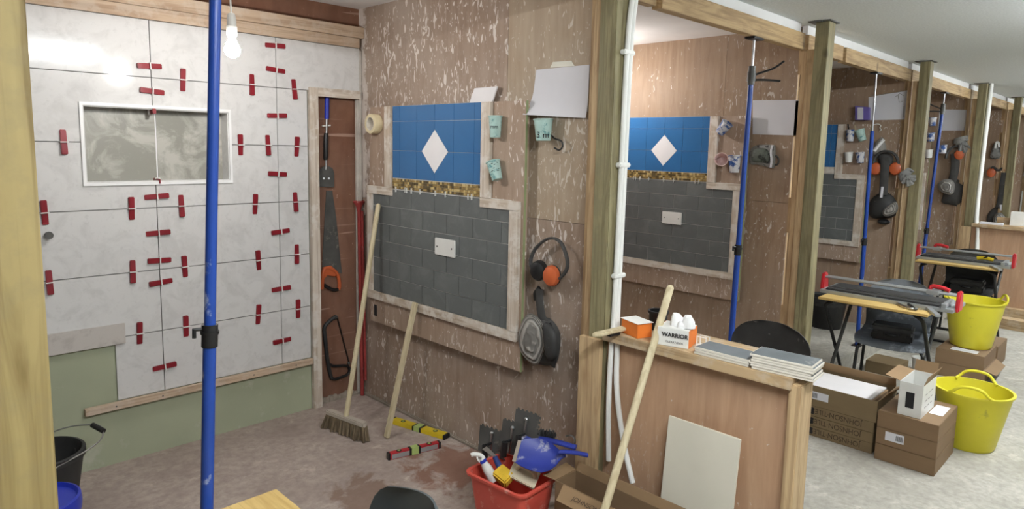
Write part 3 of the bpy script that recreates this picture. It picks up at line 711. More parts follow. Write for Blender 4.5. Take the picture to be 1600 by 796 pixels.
def level(p, q, w, h, body, label, cap, facecol=None):
    p, q = V(p), V(q); d = (q-p).normalized(); s_ = V((-d.y, d.x, 0))
    if s_.dot(V((1, 1, 0))) < 0: s_ = -s_
    c = (p+q)/2+s_*w/2; L = (q-p).length/2
    t = Thing('spirit_level', label, 'spirit level', V((c.x, c.y, 0)), group='spirit levels on the floor')
    up = V((0, 0, 1))
    t.part('body', MB().obox(c+up*(h/2+.0005), d*L, s_*w/2, up*h/2), body, bev=.0015)
    if facecol: t.part('side_face', MB().obox(c-s_*(w/2)+up*(h*.46), d*L*.94, s_*.0008, up*h*.34), facecol)
    for e in (-1, 1): t.part('end_cap', MB().obox(c+d*(L+.004)*e+up*(h/2+.0005), d*.007, s_*(w/2+.001), up*(h/2+.0005)), cap, bev=.002)
    for u_, r_ in ((-.62, .011), (.62, .011)):
        o = t.part('vial_ring', MB().lathe([(0, .0015), (.013, .0015), (.0135, 0)], c+d*L*u_+up*h, n=16), 'black_plastic'); t.part('vial', MB().lathe([(0, .0025), (.007, .0025), (.007, 0)], c+d*L*u_+up*h, n=14), 'vial_green', parent=o)
    o = t.part('window_frame', MB().obox(c+up*(h/2+.001), d*.030, s_*(w/2+.0012), up*(h/2+.0005)), 'black_plastic'); t.part('vial', MB().obox(c+up*(h/2+.0025), d*.018, s_*(w/2+.002), up*(h/2+.001)), 'vial_green', parent=o)
level(P(611, 663, Z=0), P(692, 688, Z=0), .045, .024, 'yellow_paint', 'yellow spirit level lying along the foot of the wall', 'black_plastic')
level(P(610, 720, Z=0), P(686, 702, Z=0), .026, .034, 'level_red', 'red spirit level with black ends beside the floor stain', 'black_plastic', 'alu')

# ------------------------------------------------------------------ things on the first partition
XW = 2.18
r0 = P(590, 194, X=2.129)
t = Thing('masking_tape', 'roll of cream masking tape hanging on the panel corner', 'tape roll', r0)
t.part('tape', MB().lathe([(.036, .001), (.053, .001), (.054, .004), (.054, .046), (.053, .049), (.036, .049), (.036, .001)], r0, (-1, 0, 0), 32), 'tape_cream')
t.part('core', MB().lathe([(.036, .0005), (.0362, .0495), (.0335, .0495), (.0335, .0005)], r0, (-1, 0, 0), 28), 'tile_side')
single('tile_offcut', MB().prism(PL([(733, 161), (741, 138), (777, 135), (769, 159)], X=2.150), (.008, 0, 0)), 'white_glaze', 'white tile offcut propped on top of the tiled panel', 'tile', P(750, 160, X=2.154), bev=.001)
def cup(rim, base, r, mat, label, group='mixing cups hung on the panels', mark=None, seed=0, face=(-1, -.55, 0)):
    rim, base = V(rim), V(base); ax = (rim-base); h = ax.length
    t = Thing('plastic_cup', label, 'cup', base, group=group)
    t.part('body', MB().lathe([(0, 0), (r*.74, 0), (r*.76, .003), (r*.97, h-.006), (r*1.06, h-.005), (r*1.06, h), (r*.96, h), (r*.93, h-.008), (r*.72, .005), (0, .005)], base, ax, 22), mat)
    mb = MB(); rr = random.Random(seed); a = V(face).normalized(); ax_ = ax.normalized(); sd = ax_.cross(a).normalized(); a = sd.cross(ax_)
    for i in range(9):
        u_, th = rr.uniform(.12, .85), rr.uniform(-1, 1); rad = r*(.76+.21*u_)+.0006
        c = base+ax*u_+(a*math.cos(th)+sd*math.sin(th))*rad; tn = (sd*math.cos(th)-a*math.sin(th)); nn = (a*math.cos(th)+sd*math.sin(th)); k = rr.uniform(-.7, .7)
        dr = (tn*math.cos(k)+ax_*math.sin(k))
        mb.obox(c, dr*r*rr.uniform(.1, .22), nn*.0004, nn.cross(dr)*.0012)
    if mark != 'none': t.part('pen_marks', mb, 'ink_black')['kind'] = 'stuff'
    return t
g1 = 'aqua cups on the first panel'
t = cup(P(774, 181, X=2.098), P(774, 215, X=2.098), .031, 'cup_aqua', 'aqua plastic cup marked mm, upper one on the panel beside the blue tiles', g1, mark='none')
nv = V((-1, -.75, 0)).normalized(); exv = V((.75, -1, 0)).normalized(); c_ = P(774, 201, X=2.098)
lettering('mm', .024, 'ink_black', c_+nv*.0285, exv, (0, 0, 1), t.e, t.org, 'CENTER', .002)
cup(P(770, 252, X=2.098), P(777, 281, X=2.098), .032, 'cup_aqua', 'tilted aqua plastic cup, lower one on the panel beside the blue tiles', g1, seed=2)
cb, cr = P(849, 220, X=2.135), P(849, 186, X=2.135)
t = cup(cr, cb, .041, 'cup_aqua', 'cup marked 3m hanging below the blank white sheet', g1, mark='none')
nv = V((-1, -.75, 0)).normalized(); exv = V((.75, -1, 0)).normalized()
lettering('3 m', .036, 'ink_black', cb+nv*.0365+V((0, 0, .012)), exv, (0, 0, 1), t.e, t.org, 'CENTER', .002)
def sheet(c4, x_off, name, label, mat='paper', curl=0., group='white sheets pinned to the partitions', nx=10):
    """c4: TL TR BR BL pixel corners, on the wall plane x = x_off; curl lifts the lower left corner"""
    tl, tr_, br, bl = PL(c4, X=x_off); mb = MB(); vs_, fs = [], []
    for j in range(nx+1):
        for i in range(nx+1):
            u_, v_ = i/nx, j/nx; p = (tl*(1-u_)+tr_*u_)*(1-v_)+(bl*(1-u_)+br*u_)*v_
            p = p+V((-curl*max(0, (v_-.45)/.55)**2*(1-u_*.75), 0, 0)); vs_.append(p)
    for j in range(nx):
        for i in range(nx): a = j*(nx+1)+i; fs.append((a, a+1, a+nx+2, a+nx+1))
    k = len(vs_); vs2 = [p+V((.0006, 0, 0)) for p in vs_]
    mb.add(vs_, fs); mb.add(vs2, [f[::-1] for f in fs])
    t = Thing(name, label, 'paper', (bl+br)/2, group=group); t.part('page', mb, mat); return t
t = sheet([(838, 109), (921, 101), (918, 185), (829, 180)], 2.176, 'paper_sheet', 'blank white sheet curling up above the 3m cup', curl=.05)
t.part('tape_strip', MB().prism(PL([(860, 106), (864, 97), (893, 95), (898, 103)], X=2.1795), (-.0015, 0, 0)), 'tape_film')
single('cup_hook', MB().tube(curve([P(862, 212, X=2.18), P(866, 217, X=2.165), P(878, 220, X=2.15), P(880, 229, X=2.15), P(874, 236, X=2.15), P(866, 231, X=2.15)], 2), .004, 8), 'black_plastic', 'black wire hook on the wall beside the 3m cup', 'hook', P(863, 212, X=2.18))
def ear_defenders(X, band, cups, label, rb=.006):
    """band: pixel path of the headband; cups: (pixel, radius, colour of shell)"""
    pts = curve(PL(band, X=X), 2); c0 = pts[len(pts)//2]
    t = Thing('ear_defenders', label, 'ear defenders', c0, group='orange ear defenders hung on the partitions')
    t.part('headband', MB().tube(pts, rb, 8, flat=1.8, up=(1, 0, 0)), 'charcoal_cloth')
    for px_, r, shell, k in cups:
        c = P(*px_, X=X)
        o = t.part('ear_cup', MB().lathe([(0, .022), (r*.5, .021), (r*.85, .014), (r, .002), (r, -.008), (r*.8, -.012), (0, -.012)], c+V((-.012, 0, 0)), (-1, k, 0), 22, sx=.85), shell)
        t.part('cushion', MB().lathe([(r*.5, -.008), (r*.9, -.008), (r*1.02, -.016), (r*.9, -.026), (0, -.026)], c+V((-.012, 0, 0)), (-1, k, 0), 20, sx=.85), 'black_plastic', parent=o)
    return t
ear_defenders(2.135, [(836, 428), (828, 412), (832, 395), (844, 380), (860, 371), (875, 376), (883, 392), (888, 412), (884, 426), (874, 436)], [((844, 423), .045, 'black_plastic', -.3), ((864, 431), .046, 'orange_plastic', -.2)], 'orange and black ear defenders above the grey knee pads, by the 3m cup')
def hang_strap(t, X, pts, w=.016):
    t.part('strap', MB().tube(curve(PL(pts, X=X), 2), w, 8, flat=.22, up=(1, 0, 0)), 'charcoal_cloth')
t = Thing('knee_pads', 'grey knee pads with black straps hanging below the ear defenders', 'knee pads', P(843, 455, X=2.175))
hang_strap(t, 2.155, [(843, 452), (843, 470), (845, 490), (850, 505)], .024)
t.part('strap_tip', MB().prism(PL([(843, 446), (850, 457), (848, 470), (836, 470), (835, 457)], X=2.165), (-.012, 0, 0)), 'black_plastic', bev=.003)
t.part('backing', MB().pillow(PL([(838, 500), (856, 494), (872, 510), (877, 530), (872, 568), (862, 572), (842, 568), (828, 560), (826, 530)], X=2.178), (-.06, 0, 0)), 'charcoal_cloth')
t.part('pad_shell', MB().pillow(PL([(826, 488), (840, 494), (850, 508), (856, 530), (850, 552), (842, 572), (826, 564), (813, 548), (810, 525), (815, 503)], X=2.135), (-.05, -.03, 0)), 'pad_ribbed')
t.part('pad_wing', MB().pillow(PL([(850, 500), (862, 508), (872, 524), (872, 560), (858, 566), (853, 540)], X=2.11), (-.03, 0, 0)), 'black_dusty')
t.part('loose_strap', MB().tube(curve(PL([(858, 505), (866, 530), (868, 555), (864, 574)], X=2.11), 2), .012, 8, flat=.25, up=(1, 0, 0)), 'black_plastic')

# ------------------------------------------------------------------ second bay (partition x = 4.215, panel face 4.155)
X2 = 4.125
g2 = 'cups on the second panel'
cup(P(1137, 192, X=X2), P(1124, 208, X=X2), .038, 'cup_blue', 'blue and white cup lying tilted at the top of the panel behind the prop', g2, mark='none')
cup(P(1127, 249, X=4.08), P(1128, 253, X=4.15), .042, 'cup_pink', 'pale pink cup hanging with its base towards the aisle', g2, mark='none')
cup(P(1148, 243, X=X2), P(1147, 270, X=X2), .041, 'cup_blue', 'blue and white cup hanging upright beside the pink cup', g2, mark='none')
t = sheet([(1176, 157), (1252, 156), (1247, 212), (1176, 210)], 4.212, 'paper_sheet', 'plain white sheet between the clamp prop and the greenish post')
t = Thing('foil_pouch', 'crumpled open grey pouch hanging below the plain sheet', 'pouch', P(1192, 262, X=4.21))
pp = PL([(1173, 227), (1208, 226), (1213, 228), (1211, 263), (1206, 263), (1186, 257), (1171, 258)], X=4.213)
t.part('back_sheet', MB().pillow(pp, (-.03, 0, 0), 3, .4), 'glove_grey')
t.part('front_pocket', MB().pillow(PL([(1176, 232), (1203, 231), (1205, 256), (1188, 254), (1174, 254)], X=4.195), (-.035, 0, 0), 3, .3), 'bag_green')
t.part('side_seam', MB().tube(curve(PL([(1207, 227), (1204, 238), (1206, 250), (1204, 262)], X=4.17), 2), .007, 8), 'paper')
t.part('hook', MB().tube(curve(PL([(1212, 243), (1217, 248), (1216, 257), (1211, 258)], X=4.19), 2), .006, 8), 'charcoal_cloth')

# ------------------------------------------------------------------ third bay (partition 6.42, panel face 6.36)
X3 = 6.33; g3 = 'cups on the third panel'
cup(P(1329, 203, X=X3), P(1328, 221, X=X3), .036, 'cup_blue', 'blue printed cup, upper cup nearest the blue tiles', g3, mark='none')
cup(P(1343, 203, X=X3), P(1348, 220, X=X3), .040, 'cup_aqua', 'pale aqua cup tilted beneath the purple packet', g3, mark='none')
cup(P(1326, 238, X=X3), P(1326, 254, X=X3), .037, 'white_plastic', 'plain white cup, lower cup nearest the slate tiles', g3, mark='none')
cup(P(1344, 238, X=X3), P(1344, 255, X=X3), .037, 'cup_blue', 'blue printed cup hanging lower beside the long rod prop', g3, mark='none')
for i, (a, b_) in enumerate(((1325, 196), (1336, 198))):
    single('mixing_stick', MB().bar(P(a+2, 212, X=X3), P(a, b_-2, X=X3), .012, .004, (1, 0, 0)), ('black_plastic', 'handle_wood')[i], ('dark stirring stick standing in the upper blue cup', 'pale stirring stick standing beside the upper blue cup')[i], 'stick', P(a+2, 212, X=X3), 'stirring sticks in the cups')
bp = PL([(1339, 166), (1350, 167), (1350, 188), (1339, 188)], X=6.395)
t = Thing('purple_packet', 'small white and purple packet on the panel top edge', 'packet', bp[2])
t.part('carton', MB().prism(PL([(1339, 166), (1360, 168), (1360, 188), (1339, 188)], X=6.41), (-.05, 0, 0)), 'purple_print', bev=.002)
t.part('white_label', MB().prism(PL([(1340, 168), (1349, 168), (1349, 187), (1340, 187)], X=6.359), (-.001, 0, 0)), 'paper')
t = sheet([(1357, 152), (1419, 141), (1417, 187), (1357, 188)], 6.416, 'notice_sheet', 'white notice with faint diagrams taped under the beam')
for q in ([(1398, 152), (1406, 146), (1412, 150)], [(1403, 148), (1405, 160), (1411, 158)], [(1412, 166), (1412, 183)], [(1360, 150), (1412, 143)]):
    t.part('drawn_line', MB().tube(PL(q, X=6.413), .0022, 5), 'grey_pad')
single('wire_hook', MB().tube(curve(PL([(1362, 197), (1368, 194), (1374, 194), (1377, 197), (1374, 200), (1378, 203), (1374, 205)], X=6.40), 2), .0035, 8), 'white_plastic', 'white twisted wire hook below the notice sheet', 'hook', P(1362, 197, X=6.41))
t = Thing('crumpled_bag', 'crumpled grey plastic bag hanging behind the long rod prop', 'bag', P(1372, 240, X=6.41))
t.part('film', MB().pillow(PL([(1364, 232), (1370, 222), (1378, 214), (1381, 216), (1387, 236), (1378, 242), (1366, 246)], X=6.415), (-.06, 0, 0)), 'grey_pad')
t.part('fold', MB().tube(curve(PL([(1366, 236), (1374, 226), (1381, 218)], X=6.36), 2), .014, 8), 'glove_white')
ear_defenders(6.36, [(1365, 262), (1366, 248), (1374, 239), (1385, 236), (1396, 239), (1403, 248), (1404, 262)], [((1369, 264), .055, 'orange_plastic', -.1), ((1399, 264), .055, 'orange_plastic', -.1)], 'orange ear defenders hanging above the dark knee pads by the gloves', .012)
t = Thing('knee_pads', 'dark knee pads with buckle strap hanging below the notice sheet', 'knee pads', P(1384, 250, X=6.41))
hang_strap(t, 6.33, [(1383, 246), (1382, 275), (1380, 305)], .034)
t.part('sling', MB().pillow(PL([(1370, 243), (1384, 237), (1398, 244), (1392, 262), (1386, 290), (1378, 290), (1376, 262)], X=6.41), (-.05, 0, 0)), 'charcoal_cloth')
t.part('pad_body', MB().pillow(PL([(1360, 312), (1380, 298), (1394, 304), (1404, 320), (1402, 338), (1385, 342), (1362, 342), (1357, 330)], X=6.415), (-.10, 0, 0)), 'black_dusty')
t.part('pad_shell', MB().pillow(PL([(1378, 330), (1392, 318), (1402, 314), (1404, 328), (1398, 336), (1382, 340)], X=6.34), (-.05, 0, 0)), 'pad_ribbed')
t.part('white_tag', MB().prism(PL([(1377, 292), (1381, 292), (1379, 309), (1375, 309)], X=6.27), (-.002, 0, 0)), 'paper')
t.part('buckle', MB().ball(P(1381, 347, X=6.36), .05, .05, .025), 'black_plastic')
def glove(X, px, spread, label, mat='glove_grey', k=1., up=0):
    """limp work glove: cuff at px[0], knuckles at px[1], fingers from spread"""
    t = Thing('work_glove', label, 'glove', P(*px[0], X=X), group='work gloves hung on the bays')
    c, kn = P(*px[0], X=X), P(*px[1], X=X); w = .042*k
    t.part('palm', MB().tube([c, c*.5+kn*.5, kn], [w*.8, w, w*1.05], 12, flat=.5, up=(1, 0, 0)), mat)
    for i, q in enumerate(spread):
        e = P(*q, X=X); b0 = kn*.7+e*.3
        t.part('thumb' if i == len(spread)-1 else 'finger', MB().tube(curve([kn*.85+c*.15, b0+V((-.012, 0, 0)), e], 2), .0125*k, 8), mat)
    return t
glove(6.30, [(1411, 268), (1418, 276)], [(1431, 277), (1430, 283), (1425, 289), (1419, 291), (1410, 286)], 'grey work glove hanging at the greenish post beside orange ear defenders', k=1.5)
t_ = None

# ------------------------------------------------------------------ fourth and fifth bays
X4 = 8.53; g4 = 'cups on the far panel'
for i, (a, b_, mm, lb) in enumerate(((1457, 190, 'cup_blue', 'blue cup, topmost beside the far lever prop'), (1454, 214, 'cup_blue', 'blue cup, middle one beside the far lever prop'), (1451, 240, 'white_plastic', 'whitish cup, lowest beside the far lever prop'), (1473, 233, 'cup_blue', 'blue cup hanging between far prop and ear defenders'))):
    cup(P(a, b_-6, X=X4), P(a, b_+7, X=X4), .042, mm, lb, g4, mark='none')
sheet([(1468, 171), (1519, 172), (1517, 204), (1465, 204)], 8.616, 'paper_sheet', 'blank white sheet behind the far lever prop')
glove(8.55, [(1502, 214), (1504, 222)], [(1520, 234), (1514, 238), (1508, 238), (1500, 236), (1494, 224)], 'grey rag glove bunched above the far ear defenders', k=1.9)
ear_defenders(8.56, [(1478, 248), (1480, 238), (1488, 230), (1497, 228), (1503, 234)], [((1499, 242), .055, 'orange_plastic', -.1)], 'far ear defenders with one orange cup showing below the rag glove', .014)
t = Thing('knee_pads', 'knee pads with grey wavy face and black cloth on the far partition', 'knee pads', P(1490, 240, X=8.61))
hang_strap(t, 8.55, [(1492, 240), (1493, 258), (1490, 276), (1487, 284)], .04)
t.part('cloth', MB().pillow(PL([(1478, 282), (1492, 278), (1516, 290), (1510, 308), (1502, 325), (1488, 320), (1470, 318), (1474, 306)], X=8.615), (-.07, 0, 0)), 'charcoal_cloth')
t.part('pad_shell', MB().pillow(PL([(1465, 288), (1474, 280), (1488, 280), (1493, 290), (1490, 305), (1478, 304), (1467, 297)], X=8.55), (-.07, 0, 0)), 'pad_ribbed')
X5 = 10.715
t = Thing('cloth_bag', 'pale grey cloth bag hanging beside the double conduits', 'bag', P(1556, 222, X=X5))
t.part('body', MB().pillow(PL([(1553, 224), (1560, 222), (1564, 236), (1567, 248), (1546, 249), (1549, 236)], X=X5), (-.10, 0, 0)), 'glove_grey')
t.part('loop', MB().tube(curve(PL([(1555, 232), (1556, 222), (1560, 222), (1561, 230)], X=X5-.1), 2), .012, 8), 'glove_white')
ear_defenders(10.66, [(1549, 266), (1551, 260), (1560, 268), (1568, 262), (1574, 264)], [((1549, 270), .06, 'orange_plastic', -.1), ((1573, 266), .06, 'orange_plastic', -.1)], 'farthest dull orange ear defenders beyond the double conduits', .016)
t = Thing('knee_pads', 'black knee pad with grey face hanging behind the far ledge', 'knee pads', P(1570, 268, X=X5))
hang_strap(t, 10.62, [(1571, 270), (1568, 290), (1564, 318), (1561, 326)], .045)
t.part('cloth', MB().pillow(PL([(1545, 332), (1556, 322), (1566, 320), (1576, 330), (1575, 344), (1568, 352), (1545, 352), (1541, 344)], X=X5), (-.09, 0, 0)), 'charcoal_cloth')
t.part('pad_shell', MB().pillow(PL([(1551, 341), (1558, 332), (1567, 333), (1573, 342), (1568, 351), (1553, 351)], X=10.62), (-.08, 0, 0)), 'pad_ribbed')
t.part('tag', MB().prism(PL([(1562, 320), (1566, 320), (1565, 329), (1563, 329)], X=10.55), (-.003, 0, 0)), 'paper')
lz = .8205
def flatbox(name, c, sx, sy, sz, mat, label, cat, rz=0, bev=.001, group=None):
    ex, ey = V((math.cos(rz), math.sin(rz), 0)), V((-math.sin(rz), math.cos(rz), 0)); c = V(c)
    return single(name, MB().obox(c+V((0, 0, sz/2)), ex*sx/2, ey*sy/2, V((0, 0, sz/2))), mat, label, cat, c, group, bev)
flatbox('folded_paper', (8.50, 1.36, lz), .06, .20, .02, 'paper', 'white folded paper lying flat on the far ledge', 'paper')
flatbox('white_carton', (8.63, 1.14, lz), .10, .16, .14, 'white_plastic', 'white carton standing on the far ledge', 'carton')
flatbox('timber_offcut', (8.66, 1.27, lz), .05, .14, .07, 'pine_y', 'short timber block beside the white carton on the far ledge', 'block')

# ------------------------------------------------------------------ things on the near ledge
t = Thing('wooden_float', 'pale wooden float tool resting at the post end of the ledge', 'float', P(950, 520, Z=lz))
fa, fb = P(926, 527, Z=lz+.012), P(984, 514, Z=lz+.012)
dd = (fb-fa).normalized(); ss = V((-dd.y, dd.x, 0))
t.part('blade', MB().prism([fa+ss*.004, fa+dd*.02+ss*.014, fb-dd*.01+ss*.016, fb+ss*.008, fb-ss*.008, fb-dd*.01-ss*.014, fa+dd*.03-ss*.018, fa-ss*.004], (0, 0, .013)), 'handle_wood', bev=.003)
t.part('handle_block', MB().obox((fa+fb)/2+dd*.01+V((0, 0, -.006)), dd*.028, ss*.011, V((0, 0, .006))), 'black_plastic', bev=.002)
def glove_box(a, b_, h, d, name, label, front, end, text, open_=True):
    """carton whose long side runs a->b on the ledge (world points), depth d away from the camera"""
    a, b_ = V(a), V(b_); ex = (b_-a).normalized(); ey = V((-ex.y, ex.x, 0))
    if ey.x < 0: ey = -ey
    L = (b_-a).length; up = V((0, 0, 1)); c = a+ex*L/2+ey*d/2+up*h/2
    t = Thing(name, label, 'glove box', V((c.x, c.y, a.z)), group='disposable glove boxes on the ledge')
    t.part('carton', MB().obox(c, ex*L/2, ey*d/2, up*h/2), front, bev=.0015)
    for e in (-1, 1): t.part('end_panel', MB().obox(c+ex*(L/2+.0006)*e, ex*.0006, ey*(d/2-.002), up*(h/2-.001)), end)
    return t, a, ex, ey, up, L
ga, gb_ = P(1028, 541, Z=lz), P(1075, 547, Z=lz)
ga.x = 2.07; gb_.x = 2.07; ga.y = 1.30; gb_.y = 1.133
ga, gb_ = P(1026, 538, Z=lz), P(1075, 546.5, Z=lz)
t, a, ex, ey, up, L = glove_box(ga, gb_, .066, .105, 'glove_box', 'white and orange disposable glove box marked WARRIOR on the ledge', 'white_plastic', 'orange_print', 1)
lettering('WARRIOR', .0205, 'ink_black', a+ex*L*.575+up*.036, ex, up, t.e, t.org, 'CENTER', .003, bold=.0007)
lettering('CLEAR VINYL', .011, 'ink_black', a+ex*L*.575+up*.014, ex, up, t.e, t.org, 'CENTER', .003)
mb = MB(); random.seed(8)
for i in range(9):
    p = a+ex*(L*.35+random.random()*L*.55)+ey*(.03+random.random()*.05)+up*.064
    mb.pillow([p+V((math.cos(q)*.026*random.uniform(.6, 1.3), math.sin(q)*.026*random.uniform(.6, 1.3), random.uniform(-.004, .006))) for q in [k*PI/3 for k in range(6)]], (random.uniform(-.012, .012), random.uniform(-.012, .012), random.uniform(.025, .05)), 3, .1)
t.part('gloves', mb, 'glove_white')['kind'] = 'stuff'
t, a, ex, ey, up, L = glove_box(P(996, 530, Z=lz), P(1018, 527, Z=lz), .055, .10, 'glove_box', 'squashed orange ended glove box lying beside the WARRIOR box', 'orange_print', 'orange_print', 0)
t.part('lid', MB().obox(a+ex*L/2+ey*.05+up*.0565, ex*(L/2+.004), ey*.054, up*.001), 'white_plastic')
c = P(1016, 505, Z=lz); c = V((2.235, 1.40, lz))
t = Thing('black_tub', 'short black plastic tub behind the glove boxes', 'tub', c)
t.part('body', MB().lathe([(0, 0), (.034, 0), (.036, .06), (.038, .074), (.034, .074), (.032, .01), (0, .01)], c, n=22), 'black_plastic')
t.part('rim', MB().lathe([(.036, .066), (.041, .066), (.041, .075), (.036, .075)], c, n=22), 'black_plastic')
c = P(1098, 541, Z=lz)
t = Thing('wire_stand', 'small white open wire stand beside the WARRIOR box', 'stand', c)
for e in (-.012, .012): t.part('hoop', MB().tube([c+V((e, -.018, .002)), c+V((e, -.018, .034)), c+V((e, .018, .034)), c+V((e, .018, .002))], .0028, 6), 'white_plastic')
t.part('base', MB().box(c+V((-.016, -.022, 0)), c+V((.016, .022, .003))), 'white_plastic')
def tile_stack(n, a, b_, d, label, jit, z0=lz, th=.0085):
    """a, b_: near bottom corners of the stack on the ledge"""
    a, b_ = V(a), V(b_); ex = (b_-a).normalized(); ey = V((-ex.y, ex.x, 0)); L = (b_-a).length
    if ey.x < 0: ey = -ey
    for k in range(n):
        o_ = ex*random.uniform(-jit, jit)+ey*random.uniform(-jit, jit)*.5
        c = a+ex*L/2+ey*d/2+o_+V((0, 0, th*(k+.5)))
        t = Thing('floor_tile', (label % ('topmost' if k == n-1 else UP[k])), 'tile', V((c.x, c.y, c.z-th/2)), group='grey topped tiles stacked on the ledge')
        t.part('body', MB().obox(c, ex*L/2, ey*d/2, V((0, 0, th/2-.0004))), 'tile_side', bev=.0008)
        t.part('glaze', MB().obox(c+V((0, 0, th/2-.0003)), ex*(L/2-.0025), ey*(d/2-.0025), V((0, 0, .0003))), 'tile_back')
random.seed(21)
tile_stack(3, (2.054, 1.135, lz), (2.054, .938, lz), .105, '%s grey topped tile of the low stack beside the WARRIOR box', .004)
tile_stack(6, (2.052, .931, lz), (2.068, .738, lz), .105, '%s grey topped tile of the tall stack at the ledge end', .006)
# big cream tile and loose handle leaning on the half wall, tile carton in front
bl = [P(1045, 650, X=2.045), P(1157, 688, X=2.045)]
ta, tb = bl; dn = V((-.045, 0, -.60))
ba, bb = V((2.0, ta.y+.004, -.018)), V((2.0, tb.y+.004, -.018))
single('cream_tile', MB().prism([ta, tb, bb, ba], (.009, 0, 0)), 'cream_tile', 'large cream tile leaning on the plywood half wall', 'tile', (ba+bb)/2, bev=.001)
p1, p2 = P(1047, 451, X=2.15), P(945, 796, X=1.75); p3 = p2+(p2-p1)*((A+.004-p2.z)/(p2-p1).z)
t = Thing('wooden_pole', 'long loose pale broom handle leaning over the half wall ledge', 'handle', p3)
t.part('pole', MB().tube([p3, p2, p1], .0138, 16), 'handle_wood')
t.part('rounded_end', MB().ball(p1, .0137, n=14, m_=6), 'handle_wood')
def open_carton(name, x0, x1, y0, y1, z0, z1, label, mat='cardboard', th=.004, flaps=()):
    t = Thing(name, label, 'box', ((x0+x1)/2, (y0+y1)/2, z0), group='cardboard boxes')
    t.part('bottom', MB().box((x0, y0, z0), (x1, y1, z0+th)), mat)
    t.part('side', MB().box((x0, y0, z0+th), (x0+th, y1, z1)), mat); t.part('side', MB().box((x1-th, y0, z0+th), (x1, y1, z1)), mat)
    t.part('side', MB().box((x0+th, y0, z0+th), (x1-th, y0+th, z1)), mat); t.part('side', MB().box((x0+th, y1-th, z0+th), (x1-th, y1, z1)), mat)
    for pts in flaps:
        n = (V(pts[1])-V(pts[0])).cross(V(pts[2])-V(pts[0])).normalized()*th*.8
        t.part('flap', MB().prism(pts, n), 'cardboard_inner')
    return t
fx0, fx1, fy0, fy1, fz = 1.862, 1.985, 1.02, 1.585, .265
t = open_carton('tile_carton', fx0, fx1, fy0, fy1, A, fz-.015, 'open cardboard tile carton below the leaning cream tile',
    flaps=([(fx1, fy1-.005, fz-.015), (fx1, fy0, fz-.015), (fx1+.010, fy0, fz+.02), (fx1+.010, fy1-.005, fz+.02)],
           [(fx0, fy1, fz-.015), (fx1, fy1, fz-.015), (fx1, fy1+.05, fz-.004), (fx0-.01, fy1+.055, fz-.012)],
           [(fx0, fy1-.04, fz-.016), (fx0, fy0, fz-.016), (fx0-.062, fy0, fz-.048), (fx0-.062, fy1-.06, fz-.048)]))
e1 = V((fx0, 0, fz-.016)); e2 = V((fx0-.062, 0, fz-.048)); eyv = (e1-e2).normalized()
lettering('JOHNSON-TILES', .026, 'ink', V((fx0-.040, 1.470, fz-.0362)), (0, -1, 0), eyv, t.e, t.org, 'LEFT', .0048)

# ------------------------------------------------------------------ chairs, desks, tile cutters
def chair(loc, rz, mat, label, top=.79, w=.205):
    """moulded polypropylene chair, local: faces +x"""
    t = Thing('plastic_chair', label, 'chair', loc, rz, 'moulded plastic chairs', local=True)
    prof = [(.215, .405, .95), (.205, .428, 1.), (.15, .440, 1.03), (.03, .430, 1.03), (-.10, .425, 1.0), (-.165, .438, .97), (-.195, .475, .93), (-.212, .53, .95), (-.228, top-.16, 1.0), (-.240, top-.08, .96), (-.247, top-.025, .72), (-.250, top, .36)]
    for _ in range(1):
        q = [prof[0]]
        for a, b_ in zip(prof[:-1], prof[1:]): q += [tuple(a[k]*.75+b_[k]*.25 for k in range(3)), tuple(a[k]*.25+b_[k]*.75 for k in range(3))]
        prof = q+[prof[-1]]
    n = 12
    def shell(rows_, name, parent=None):
        mb = MB(); vs_ = []; m_ = len(rows_)
        for off in (0, .006):
            for i, (x, z, k) in enumerate(rows_):
                back = z > .46
                for j in range(n+1):
                    u_ = -1+2*j/n
                    cx_ = .028*u_*u_ if back else 0; cz_ = .018*u_*u_ if not back else 0
                    vs_.append((x+cx_-(off if back else 0), u_*w*k, z+cz_-(0 if back else off)))
        fs = []; N = m_*(n+1)
        for i in range(m_-1):
            for j in range(n):
                a = i*(n+1)+j; fs.append((a, a+1, a+n+2, a+n+1)); fs.append((N+a, N+a+n+1, N+a+n+2, N+a+1))
        for i in range(m_-1):
            for j in (0, n): a = i*(n+1)+j; fs.append((a, a+n+1, N+a+n+1, N+a))
        for i in (0, m_-1):
            for j in range(n): a = i*(n+1)+j; fs.append((a, a+1, N+a+1, N+a))
        mb.add(vs_, fs); return t.part(name, mb, mat, smooth=50)
    cut = next(i for i, r_ in enumerate(prof) if r_[1] > .455)
    shell(prof[:cut+1], 'seat'); shell(prof[cut:], 'backrest')
    for sx, sy in ((.17, 1), (.17, -1), (-.15, 1), (-.15, -1)):
        t.part('leg', MB().tube([(sx*.75, sy*.155, .425), (sx*1.0, sy*.185, .38), (sx*(1.12 if sx > 0 else 1.45), sy*.205, .0)], .0105, 10), 'black_plastic')
    t.part('under_frame', MB().tube([(.128, .155, .424), (-.113, .155, .421)], .009, 8).tube([(.128, -.155, .424), (-.113, -.155, .421)], .009, 8).tube([(.128, .155, .424), (.128, -.155, .424)], .009, 8), 'black_plastic')
    return t
chair((3.00, 1.365, A), PI, 'black_dusty', 'black plastic chair standing behind the half wall ledge', top=.80)
chair((4.88, 1.25, A), PI+.16, 'grey_chair', 'dusty grey plastic chair tucked under the first cutter desk')
chair((7.14, 1.28, A), PI+.05, 'black_dusty', 'black plastic chair tucked under the second cutter desk')
chair((.708, 1.238, A), PI-.05, 'slate_chair', 'dusty slate grey chair tucked under the yellow desk', top=.79)
